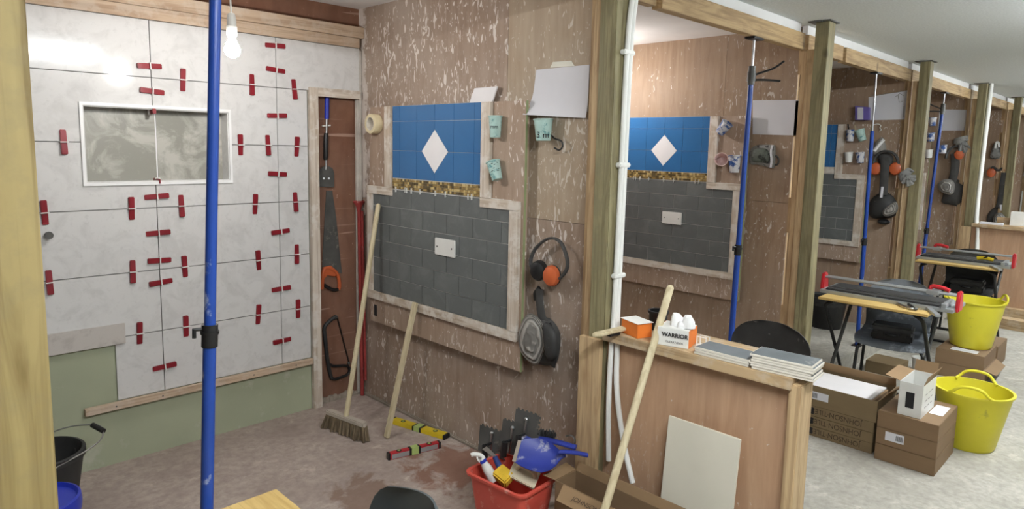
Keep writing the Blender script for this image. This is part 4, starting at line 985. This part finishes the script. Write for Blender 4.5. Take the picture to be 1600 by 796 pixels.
def desk(x0, y0, y1, label, dx=.58, z=.59):
    t = Thing('folding_desk', label, 'desk', (x0+dx/2, (y0+y1)/2, A), group='folding exam desks')
    t.part('top', MB().box((x0, y0, z-.016), (x0+dx, y1, z)), 'desk_top', bev=.003)
    t.part('underside', MB().box((x0+.004, y0+.004, z-.020), (x0+dx-.004, y1-.004, z-.0165)), 'black_plastic')
    for y in (y0+.03, y1-.03):
        s_ = 1 if y > (y0+y1)/2 else -1
        t.part('leg', MB().tube(curve([(x0+.05, y-.05*s_, z-.026), (x0+.045, y, z-.05), (x0+.10, y, z-.12), (x0+dx-.03, y, A+.012)], 2), .0115, 10), 'black_plastic')
        t.part('leg', MB().tube(curve([(x0+dx-.05, y-.03*s_-.02*s_, z-.026), (x0+dx-.045, y-.024*s_, z-.05), (x0+dx-.10, y-.024*s_, z-.12), (x0+.03, y-.024*s_, A+.012)], 2), .0115, 10), 'dark_steel')
    for x in (x0+.03, x0+dx-.03): t.part('foot_bar', MB().cyl((x, y0+.03, A+.0125), (x, y1-.03, A+.0125), .0115, n=10), 'black_plastic')
    return t
desk(4.47, .975, 1.605, 'folding desk carrying the first tile cutter')
desk(6.76, 1.0, 1.615, 'folding desk carrying the second tile cutter behind the yellow tub')
desk(.275, 1.02, 1.645, 'yellow topped desk corner beside the blue prop', dx=.50)
def tile_cutter(x, y0, y1, z, label, ycar):
    """long manual rail cutter along y, far end y1"""
    t = Thing('tile_cutter', label, 'tile cutter', (x+.08, (y0+y1)/2, z), group='manual tile cutters on the desks')
    z += .0006
    t.part('base_plate', MB().box((x-.02, y0+.02, z), (x+.30, y1-.02, z+.022)), 'alu', bev=.002)
    t.part('breaker_pad', MB().box((x+.0, y0+.10, z+.0225), (x+.068, y1-.05, z+.034)), 'black_dusty', bev=.002)
    t.part('breaker_pad', MB().box((x+.084, y0+.10, z+.0225), (x+.27, y1-.05, z+.034)), 'black_dusty', bev=.002)
    t.part('scoring_rib', MB().box((x+.072, y0+.05, z+.0225), (x+.080, y1-.05, z+.038)), 'steel')
    for xr in (x+.056, x+.096): t.part('rail', MB().cyl((xr, y0+.01, z+.098), (xr, y1-.01, z+.098), .0075, n=10), 'alu')
    for y in (y0+.012, y1-.012):
        mb = MB().prism([(x+.03, y-.011, z+.0), (x+.125, y-.011, z+.0), (x+.125, y-.011, z+.04), (x+.115, y-.011, z+.10), (x+.10, y-.011, z+.125), (x+.055, y-.011, z+.125), (x+.04, y-.011, z+.10), (x+.03, y-.011, z+.04)], (0, .022, 0))
        t.part('end_bracket', mb, 'red_cutter', bev=.006)
    c = t.part('carriage', MB().box((x+.045, ycar-.035, z+.083), (x+.107, ycar+.035, z+.113)), 'alu', bev=.004)
    t.part('grip', MB().tube(curve([(x+.076, ycar+.02, z+.11), (x+.076, ycar+.015, z+.135), (x+.076, ycar-.05, z+.13), (x+.07, ycar-.085, z+.118)], 2), .013, 10), 'red_cutter', parent=c)
    t.part('fence', MB().box((x-.02, y0+.06, z+.0225), (x+.20, y0+.085, z+.05)), 'alu', bev=.002)
    t.part('side_arm', MB().obox((x-.10, y0+.105, z+.008), (.09, .045, 0), (-.007, .014, 0), (0, 0, .008)), 'alu', bev=.002)
    return t
plain('red_cutter', (186, 40, 48), .35, .1)
tile_cutter(4.64, .86, 1.67, .59, 'manual tile cutter with red ends on the desk over the grey chair', 1.01)
tile_cutter(6.90, .92, 1.66, .59, 'manual tile cutter with red ends on the desk behind the yellow tub', 1.50)
n0 = P(1413, 480, Z=.603)
t = Thing('tile_nippers', 'dark tile nippers lying on the first cutter desk', 'nippers', V((n0.x, n0.y, .591)))
t.part('handle', MB().tube(curve(PL([(1398, 468), (1408, 469), (1420, 476), (1428, 482)], Z=.604), 2), .009, 8), 'black_plastic')
t.part('handle', MB().tube(curve(PL([(1401, 473), (1410, 478), (1420, 482), (1429, 483)], Z=.601), 2), .0075, 8), 'steel')
t.part('jaw', MB().ball(P(1431, 483, Z=.602), .018, .012, .009), 'dark_steel')
n0 = P(1442, 484, Z=.592)
single('steel_rule', MB().bar(P(1420, 482, Z=.5918), P(1460, 486, Z=.5918), .02, .002), 'steel', 'short steel rule beside the nippers on the desk', 'rule', n0)
t = Thing('yellow_grip_tool', 'yellow handled tool lying on the second tile cutter', 'tool', V((7.01, 1.13, .66)))
y0_ = P(1537, 400, X=7.02)
t.part('body', MB().tube(curve([(7.01, 1.20, .638), (7.01, 1.15, .648), (7.01, 1.08, .636)], 2), .015, 10), 'yellow_paint')
t.part('trigger', MB().tube([(7.00, 1.15, .648), (6.99, 1.12, .665)], .006, 8), 'black_plastic')
def tool_case(c, rz, sx, sy, sz, label):
    ex, ey = V((math.cos(rz), math.sin(rz), 0)), V((-math.sin(rz), math.cos(rz), 0)); c = V(c); up = V((0, 0, 1))
    t = Thing('tool_case', label, 'case', c, group='black tool cases on the chairs')
    t.part('body', MB().obox(c+up*sz*.27, ex*sx/2, ey*sy/2, up*sz*.265), 'black_plastic', bev=.010)
    t.part('lid', MB().obox(c+up*sz*.78, ex*sx/2, ey*sy/2, up*sz*.235), 'black_dusty', bev=.012)
    for k in (-.28, .28): t.part('latch', MB().obox(c-ex*(sx/2+.003)+ey*sy*k+up*sz*.52, ex*.003, ey*.014, up*.014), 'black_plastic', bev=.001)
    t.part('handle', MB().tube(curve([c-ex*sx/2+ey*sy*.16+up*sz*.45, c-ex*(sx/2+.02)+ey*sy*.13+up*sz*.45, c-ex*(sx/2+.02)-ey*sy*.13+up*sz*.45, c-ex*sx/2-ey*sy*.16+up*sz*.45], 2), .005, 8), 'black_plastic')
tool_case((4.80, 1.235, .3225), PI-2.98, .14, .235, .10, 'black tool case lying on the dusty grey chair')
tool_case((7.08, 1.26, .3225), .05, .15, .25, .11, 'black tool case lying on the chair under the second desk')

# ------------------------------------------------------------------ tubs, buckets
def flexi_tub(c, rb, rt, h, label, ang, squash=1.):
    c = V(c); t = Thing('flexi_tub', label, 'tub', c, group='yellow flexible tubs')
    t.part('body', MB().lathe([(0, 0), (rb*.93, 0), (rb, .012), (rb+(rt-rb)*.5, h*.5), (rt, h-.012), (rt+.009, h-.010), (rt+.010, h), (rt-.004, h), (rt-.008, h-.02), (rb-.004, .016), (0, .012)], c, n=36), 'yellow_tub')
    for k in (0, PI):
        a = ang+k; d = V((math.cos(a), math.sin(a), 0)); s_ = V((-d.y, d.x, 0)); up = V((0, 0, 1)); b_ = c+d*(rt*.96)+up*(h-.004)
        t.part('handle', MB().tube(curve([b_-d*.03+s_*.10, b_+s_*.085+up*.012, b_+d*.004+s_*.05+up*.055, b_+d*.006-s_*.05+up*.055, b_-s_*.085+up*.012, b_-d*.03-s_*.10], 3), .0085, 10), 'yellow_tub')
    return t
t = flexi_tub((4.47, .715, A), .13, .188, .335, 'yellow flexible tub standing on the floor beside the brown cartons', .1)
t.part('residue', MB().lathe([(0, .05), (.12, .045), (.135, .05)], V((4.47, .715, A)), n=28), 'cement')
flexi_tub((6.03, 1.015, .0855), .135, .192, .36, 'yellow flexible tub standing on top of cardboard boxes', -1.2)
def round_bucket(c, rb, rt, h, mat, label, wall=.004, bail=None, group=None):
    c = V(c); t = Thing('round_bucket', label, 'bucket', c, group=group)
    t.part('body', MB().lathe([(0, 0), (rb, 0), (rb+.002, .006), (rt, h-.03), (rt+.008, h-.028), (rt+.008, h-.016), (rt+.002, h-.014), (rt+.008, h-.004), (rt+.004, h), (rt-wall, h), (rb-wall, .008), (0, .008)], c, n=34), mat)
    return t
cb_ = V((.485, 3.085, 0))
t = round_bucket(cb_, .105, .145, .28, 'black_dusty', 'black builder bucket with wire handle by the green board')
hh = curve([cb_+V((0, .15, .265)), cb_+V((.10, .15, .305)), cb_+V((.205, .06, .32)), cb_+V((.225, 0, .315)), cb_+V((.19, -.09, .29)), cb_+V((.02, -.15, .262))], 3)
t.part('bail', MB().tube(hh, .0028, 8), 'steel')
t.part('grip', MB().cyl(cb_+V((.195, .052, .319)), cb_+V((.216, -.022, .311)), .011, n=12), 'black_plastic')
cb_ = V((.395, 2.65, 0))
t = Thing('lidded_bucket', 'grey bucket with bright blue lid beside the timber post', 'bucket', cb_)
t.part('body', MB().lathe([(0, 0), (.11, 0), (.118, .25), (.118, .26), (0, .26)], cb_, n=30), 'alu')
t.part('lid', MB().lathe([(.119, .235), (.131, .237), (.133, .262), (.130, .288), (.122, .291), (.115, .278), (0, .276)], cb_, n=34), 'blue_lid')
cb_ = V((6.08, 2.10, 0))
t = round_bucket(cb_, .125, .155, .26, 'black_plastic', 'black bucket standing on the platform behind the first desk')
t.part('liner', MB().lathe([(.150, .20), (.163, .24), (.166, .27), (.158, .28), (.150, .262)], cb_, n=18, sx=1.02), 'black_dusty')
# ------------------------------------------------------------------ cartons
def carton(name, a, b_, label, mat='cardboard', group='cardboard boxes', tape=True):
    c = ((a[0]+b_[0])/2, (a[1]+b_[1])/2, a[2]); t = Thing(name, label, 'box', c, group=group)
    t.part('carton', MB().box(a, b_), mat, bev=.002); return t
zA = [A, -.0595, .0005, .0635]
for k in range(3):
    t = carton('tile_carton', (3.91, 1.055, zA[k]+.0005), (4.25, 1.53, zA[k+1]-.0005), ['bottom carton printed upside down in the stack beside the half wall', 'second carton from the floor printed upside down beside the half wall', 'third carton from the floor printed upside down beside the half wall'][k], 'cardboard_olive', 'printed tile cartons beside the half wall')
    lettering('JOHNSON·TILES', .044, 'ink', V((3.91, 1.115, zA[k]+.047)), (0, 1, 0), (0, 0, -1), t.e, t.org, 'LEFT', .0008, squash=.86)
    t.part('print_mark', MB().box((3.9092, 1.375, zA[k]+.012), (3.9101, 1.41, zA[k]+.05)), 'ink_black')
t = open_carton('tile_carton', 3.905, 4.25, 1.045, 1.53, .064, .185, 'open top carton holding a white tile in the printed stack', 'cardboard_olive', flaps=([(4.25, 1.05, .185), (4.25, 1.53, .185), (4.235, 1.53, .235), (4.235, 1.05, .235)], [(3.95, 1.045, .185), (4.25, 1.045, .185), (4.23, 1.0, .215), (3.99, 1.02, .22)]))
t.part('label_sticker', MB().box((3.9042, 1.30, .105), (3.9051, 1.40, .15)), 'paper')
for k in range(7): t.part('barcode_bar', MB().box((3.9038, 1.362+k*.0042, .113), (3.9043, 1.3642+k*.0042, .142)), 'ink_black')
single('white_tile', MB().box((3.925, 1.09, .166), (4.22, 1.50, .176)), 'white_glaze', 'white tile lying inside the open top carton', 'tile', (4.07, 1.3, .166), bev=.001)
flatbox('tile_batch', (4.075, 1.29, .0685), .29, .42, .0965, 'cardboard_inner', 'packed tiles filling the open top carton', 'tiles')
zB = [A, -.0285, .0635, .1545]
for k in range(3):
    t = carton('brown_carton', (3.868, .745, zB[k]+.0005), (4.272, 1.03, zB[k+1]-.0005), ['bottom plain brown carton under the white product box', 'middle brown carton with barcode label under the white product box', 'top brown carton carrying the white product box'][k], 'cardboard', 'plain brown cartons beside the tub')
    if k == 1:
        t.part('label_sticker', MB().box((3.8672, .895, zB[k]+.03), (3.8681, .985, zB[k]+.078)), 'paper')
        for q in range(8): t.part('barcode_bar', MB().box((3.8668, .902+q*.0042, zB[k]+.04), (3.8673, .9042+q*.0042, zB[k]+.068)), 'ink_black')
    if k == 2: t.part('paper_label', MB().box((4.03, .765, zB[3]-.0006), (4.20, .83, zB[3]-.0002+.0003)), 'paper')
wx0, wx1, wy0, wy1, wz0, wz1 = 3.892, 4.155, .835, .945, .1552, .335
t = Thing('product_box', 'white product box with open flaps standing on brown cartons', 'box', ((wx0+wx1)/2, (wy0+wy1)/2, wz0), group='cardboard boxes')
th = .003
t.part('bottom', MB().box((wx0, wy0, wz0), (wx1, wy1, wz0+th)), 'white_plastic')
for a, b_ in (((wx0, wy0), (wx0+th, wy1)), ((wx1-th, wy0), (wx1, wy1)), ((wx0+th, wy0), (wx1-th, wy0+th)), ((wx0+th, wy1-th), (wx1-th, wy1))):
    t.part('side', MB().box((a[0], a[1], wz0+th), (b_[0], b_[1], wz1)), 'white_plastic')
for pts, mm in (([(wx0, wy1, wz1), (wx1, wy1, wz1), (wx1-.01, wy1+.075, wz1+.012), (wx0+.01, wy1+.075, wz1+.012)], 'cardboard_inner'), ([(wx0, wy0, wz1), (wx1, wy0, wz1), (wx1, wy0-.02, wz1+.05), (wx0+.02, wy0-.012, wz1+.045)], 'cardboard_inner'), ([(wx1, wy0, wz1), (wx1, wy1, wz1), (wx1+.02, wy1, wz1+.06), (wx1+.02, wy0, wz1+.06)], 'cardboard_inner')):
    n_ = (V(pts[1])-V(pts[0])).cross(V(pts[2])-V(pts[0])).normalized()*.002; t.part('flap', MB().prism(pts, n_), mm)
t.part('printed_window', MB().box((wx0-.0009, .872, .20), (wx0+.0001, .912, .285)), 'ink_black')
for k in range(3):
    for q in range(3): t.part('print_line', MB().box((3.95+.055*k, wy0-.0008, .20+q*.035), (3.985+.055*k, wy0+.0001, .204+q*.035)), 'grey_pad')
for k in range(2):
    z0, z1 = (A, -.018)[k], (-.018, .0845)[k]
    t = carton('brown_carton', (5.753, .865+k*.01, z0+.0005), (6.20, 1.18, z1-.0005), ['lower carton under the raised yellow tub', 'upper carton with pale label under the raised yellow tub'][k], 'cardboard', 'cartons under the raised tub')
    if k: t.part('paper_label', MB().box((5.80, .93, z1-.0006), (5.89, 1.10, z1)), 'paper')
    else: t.part('loose_flap', MB().prism([(5.76, .865, -.02), (6.18, .865, -.02), (6.14, .80, -.05), (5.80, .80, -.05)], (0, 0, .003)), 'cardboard_inner')
carton('brown_carton', (6.24, .87, A+.0005), (6.62, 1.14, .06), 'single carton behind the raised yellow tub', 'cardboard')
carton('brown_carton', (5.42, 1.33, A+.0005), (5.66, 1.56, -.03), 'small carton on the floor beyond the grey chair', 'cardboard_olive')
cb_ = V((5.70, 1.26, A))
t = Thing('white_pot', 'small white plastic pot beside the cartons under the tub', 'pot', cb_)
t.part('body', MB().lathe([(0, 0), (.05, 0), (.058, .11), (.062, .112), (.062, .12), (.055, .12), (.048, .008), (0, .008)], cb_, n=22), 'white_plastic')
for k, (x, y, lab) in enumerate(((8.0, 1.16, 'long timber plank lying by the far half wall foot'),)):
    single('timber_plank', MB().box((7.82, .78, A+.0005), (7.95, 1.50, -.02)), 'pine_y', lab, 'plank', (7.88, 1.14, A), bev=.002)

# ------------------------------------------------------------------ red bucket of tools
RC = V((1.818, 1.774, 0)); RZ = .20
def rloop(hx, hy, z, r, n=5):
    pts = []
    for k, (sx, sy) in enumerate(((1, 1), (-1, 1), (-1, -1), (1, -1))):
        for i in range(n+1):
            a = k*PI/2+PI/2*i/n; x = sx*(hx-r)+r*math.cos(a); y = sy*(hy-r)+r*math.sin(a)
            pts.append(RC+V((0, 0, z))+V((x, y, 0)))
    return pts
from mathutils import Quaternion
ANG = .08; _rz = Matrix.Rotation(ANG, 3, 'Z')
def loft(loops):
    mb = MB(); n = len(loops[0]); vs_ = [RC+_rz @ (p-RC) for l in loops for p in l]; fs = []
    for i in range(len(loops)-1):
        for k in range(n): k2 = (k+1) % n; fs.append((i*n+k, i*n+k2, (i+1)*n+k2, (i+1)*n+k))
    fs.append(tuple(range(n))[::-1]); fs.append(tuple(range((len(loops)-1)*n, len(loops)*n))); return mb.add(vs_, fs)
t = Thing('square_bucket', 'red square bucket full of tiling tools', 'bucket', RC)
H = .225
t.part('body', loft([rloop(.085, .115, 0, .03), rloop(.088, .118, .004, .03), rloop(.110, .142, H-.03, .035), rloop(.113, .145, H-.012, .035), rloop(.124, .157, H-.010, .04), rloop(.125, .158, H, .04), rloop(.112, .144, H, .035), rloop(.108, .140, H-.03, .034), rloop(.084, .114, .006, .028)]), 'red_bucket')
U = V((0, 0, 1))
def notched(c, d, w, h, label, lean=V((.05, 0, 0)), n=9, hand='dark_steel'):
    """notched trowel standing on edge: c = lower centre of blade, d = its width direction"""
    c, d = V(c), V(d).normalized(); up = (U+lean).normalized(); nn = d.cross(up).normalized()
    t = Thing('notched_trowel', label, 'trowel', c, group='notched trowels in the red bucket')
    pts = [c-d*w/2, c+d*w/2]
    for k in range(n):                                   # teeth up the right-hand edge
        a, b_ = k/n, (k+.5)/n; pts += [c+d*w/2+up*h*a, c+d*w/2+up*h*b_, c+d*(w/2-.008)+up*h*b_, c+d*(w/2-.008)+up*h*(k+1)/n]
    m2 = 6
    for k in range(m2, 0, -1): pts += [c-d*w/2+d*w*(k/m2-.02)+up*h, c-d*w/2+d*w*((k-.5)/m2)+up*h, c-d*w/2+d*w*((k-.5)/m2)+up*(h-.007), c-d*w/2+d*w*((k-1)/m2+.02)+up*(h-.007)]
    t.part('blade', MB().prism([pts[0]]+pts[2:], nn*.0015), 'dark_steel')
    s_ = -1 if nn.x > 0 else 1
    t.part('spine', MB().cyl(c+nn*.007*s_+up*h*.05, c+nn*.007*s_+up*h*.80, .005, n=8), 'steel')
    t.part('rivet', MB().ball(c+nn*.006*s_+up*h*.80, .009, n=10, m_=6), 'steel')
    t.part('grip', MB().tube([c+nn*.045*s_+up*h*.02, c+nn*.048*s_+up*h*.45], .013, 10).tube([c+nn*.008*s_+up*h*.45, c+nn*.045*s_+up*h*.44], .006, 8), 'black_plastic')
    return t
yd_ = V((.12, -1, 0))
notched(P(768, 712, X=1.886), yd_, .15, .120, 'worn notched trowel standing in the red bucket nearest the bare floor', V((.10, .05, 0)))
notched(P(797, 710, X=1.898), yd_, .12, .145, 'notched trowel standing in the middle of the red bucket', V((.08, -.06, 0)))
notched(P(818, 706, X=1.909), yd_, .13, .175, 'notched trowel with square teeth standing behind the blue dustpan', V((.08, -.05, 0)))
c = P(772, 752, Z=.185); hd_ = P(752, 716, Z=.275); ax = (hd_-c).normalized(); L = (hd_-c).length
t = Thing('spray_bottle', 'white spray bottle with blue collar standing in the red bucket', 'spray bottle', c)
t.part('bottle', MB().lathe([(0, 0), (.019, 0), (.021, .01), (.020, L*.55), (.012, L*.86), (.010, L)], c, ax, 18), 'white_plastic')
t.part('collar', MB().lathe([(.0115, L*.80), (.0145, L*.81), (.0145, L*.90), (.0115, L*.92)], c, ax, 18), 'blue_lid')
fw = (P(735, 710, Z=.29)-P(756, 708, Z=.29)).normalized()
t.part('trigger_head', MB().tube(curve([hd_-fw*.008-ax*.004, hd_+ax*.014-fw*.004, hd_+ax*.020+fw*.022, hd_+ax*.016+fw*.034], 2), .0085, 10), 'white_plastic')
t.part('trigger', MB().tube(curve([hd_+ax*.010+fw*.012, hd_+fw*.018-ax*.004, hd_+fw*.015-ax*.018], 2), .0035, 8), 'white_plastic')
a, b_ = P(773, 714, Z=.275), P(784, 738, Z=.215)
t = Thing('pointing_trowel', 'small trowel with dark blue grip standing in the red bucket', 'trowel', b_)
t.part('grip', MB().tube([a, a*.5+b_*.5, b_], [.010, .0125, .011], 10), 'ink_blue')
q0 = a; q1 = P(758, 702, Z=.295)
t.part('blade', MB().prism([q0+V((.006, -.006, 0)), q0+V((-.006, .006, 0)), q1+V((-.012, .004, 0)), q1+V((.012, .004, .004))], (0, 0, .002)), 'steel')
def slab(name, c, ex, ey, ez, mat, label, cat, bev=.006):
    return single(name, MB().obox(c, ex, ey, ez), mat, label, cat, c, None, bev)
def frame3(p, q, tilt):
    ex = (V(q)-V(p)).normalized(); ez = (V((0, 0, 1))+V(tilt)); ez = (ez-ex*ez.dot(ex)).normalized(); return ex, ez.cross(ex).normalized(), ez
ex_, ey_, ez_ = frame3(P(776, 736, Z=.235), P(796, 752, Z=.215), (-.5, -.3, 0))
slab('tiling_sponge', P(787, 744, Z=.214), ex_*.036, ey_*.030, ez_*.020, 'yellow_sponge', 'yellow sponge lying on top in the red bucket', 'sponge')
ex_, ey_, ez_ = frame3(P(800, 728, Z=.245), P(832, 744, Z=.215), (-.45, -.2, 0)); ft = P(820, 740, Z=.224)
t = Thing('sponge_float', 'cream grout float with looped handle lying in the red bucket', 'float', ft)
t.part('pad', MB().obox(ft, ex_*.058, ey_*.046, ez_*.008), 'cream_foam', bev=.003)
t.part('handle', MB().tube(curve([ft+ex_*.04+ez_*.006, ft+ex_*.038+ez_*.042, ft-ex_*.03+ez_*.044, ft-ex_*.034+ez_*.006], 2), .011, 10), 'cream_foam')
# dustpan over the bucket, brush beneath
d0, d1 = P(803, 704, Z=.30), P(872, 715, Z=.30)
t = Thing('dustpan', 'blue plaster-streaked dustpan lying across the red bucket', 'dustpan', P(840, 715, Z=.28))
p0_, p1_, p2_ = P(803, 722, Z=.30), P(812, 689, Z=.355), P(880, 709, Z=.33)
nm_ = (p1_-p0_).cross(p2_-p0_).normalized()
if nm_.z < 0: nm_ = -nm_
def lerp(a, b_, u_): return a*(1-u_)+b_*u_
def on_plane(px_):
    a_ = P(px_[0], px_[1], Z=0)-V((0, 0, CAMZ)); c_ = V((0, 0, CAMZ)); return c_+a_*((p0_-c_).dot(nm_)/a_.dot(nm_))
rows_ = [((803, 722), (812, 689)), ((814, 729), (823, 686)), ((830, 736), (838, 685)), ((846, 739), (851, 687)), ((858, 736), (861, 692)), ((868, 729), (869, 699)), ((877, 718), (876, 705)), ((884, 714), (884, 708))]
mb = MB(); vs_ = []; nn_ = 10
for off in (0, -.0035):
    for i, (lo, hi) in enumerate(rows_):
        A0, A1 = on_plane(lo), on_plane(hi); u_ = i/(len(rows_)-1)
        for j in range(nn_+1):
            s_ = -1+2*j/nn_; vs_.append(A0*(1-j/nn_)+A1*(j/nn_)+nm_*(-.022*(1-abs(s_)**3)*min(1, u_*2.2)*(1 if u_ < .8 else .4)+off))
fs = []; R_ = len(rows_)-1; N = (R_+1)*(nn_+1)
for i in range(R_):
    for j in range(nn_):
        q = i*(nn_+1)+j; fs += [(q, q+1, q+nn_+2, q+nn_+1), (N+q, N+q+nn_+1, N+q+nn_+2, N+q+1)]
    for j in (0, nn_): q = i*(nn_+1)+j; fs.append((q, q+nn_+1, N+q+nn_+1, N+q))
for i in (0, R_):
    for j in range(nn_): q = i*(nn_+1)+j; fs.append((q, q+1, N+q+1, N+q))
mb.add(vs_, fs); t.part('pan', mb, 'blue_plastic', smooth=50)
t.part('lip', MB().bar(p0_, p1_, .014, .004), 'cement')
neck = on_plane((880, 711)); ax_ = neck-(p0_+p1_)/2
hend = P(918, 712, Z=.335)
t.part('handle', MB().tube(curve([neck-ax_*.08+nm_*.018, neck+nm_*.024, lerp(neck, hend, .5)+nm_*.02, hend], 2), .0135, 10, flat=.6), 'blue_plastic')
c0 = P(850, 738, Z=.225)
t = Thing('hand_brush', 'blue hand brush with dark bristles tucked under the dustpan', 'brush', c0)
ba_, bb_ = P(812, 684, Z=.335), P(866, 690, Z=.335)
t.part('stock', MB().tube(curve([ba_, lerp(ba_, bb_, .5)+U*.004, bb_, P(900, 700, Z=.325)], 2), .016, 10, flat=.6), 'blue_plastic')
mb = MB(); random.seed(2)
for i in range(46):
    for j in range(3):
        u_ = i/45; p = lerp(ba_, bb_, u_*.95)+V((.012, .006, .002))+U*(j-1)*.006
        mb.cyl(p, p+V((.030, .016, .012))+V((random.uniform(-.006, .006), random.uniform(-.006, .006), random.uniform(-.006, .008))), .0022, n=4)
t.part('bristles', mb, 'black_plastic')['kind'] = 'stuff'
hk = P(893, 690, Z=.32)
single('hook_ring', MB().tube(curve([P(884, 682, Z=.335), P(892, 680, Z=.335), P(899, 686, Z=.33), P(898, 694, Z=.325), P(893, 698, Z=.318), P(893, 704, Z=.31)], 2), .0042, 8), 'steel', 'curved steel hook sticking up behind the dustpan', 'hook', hk)
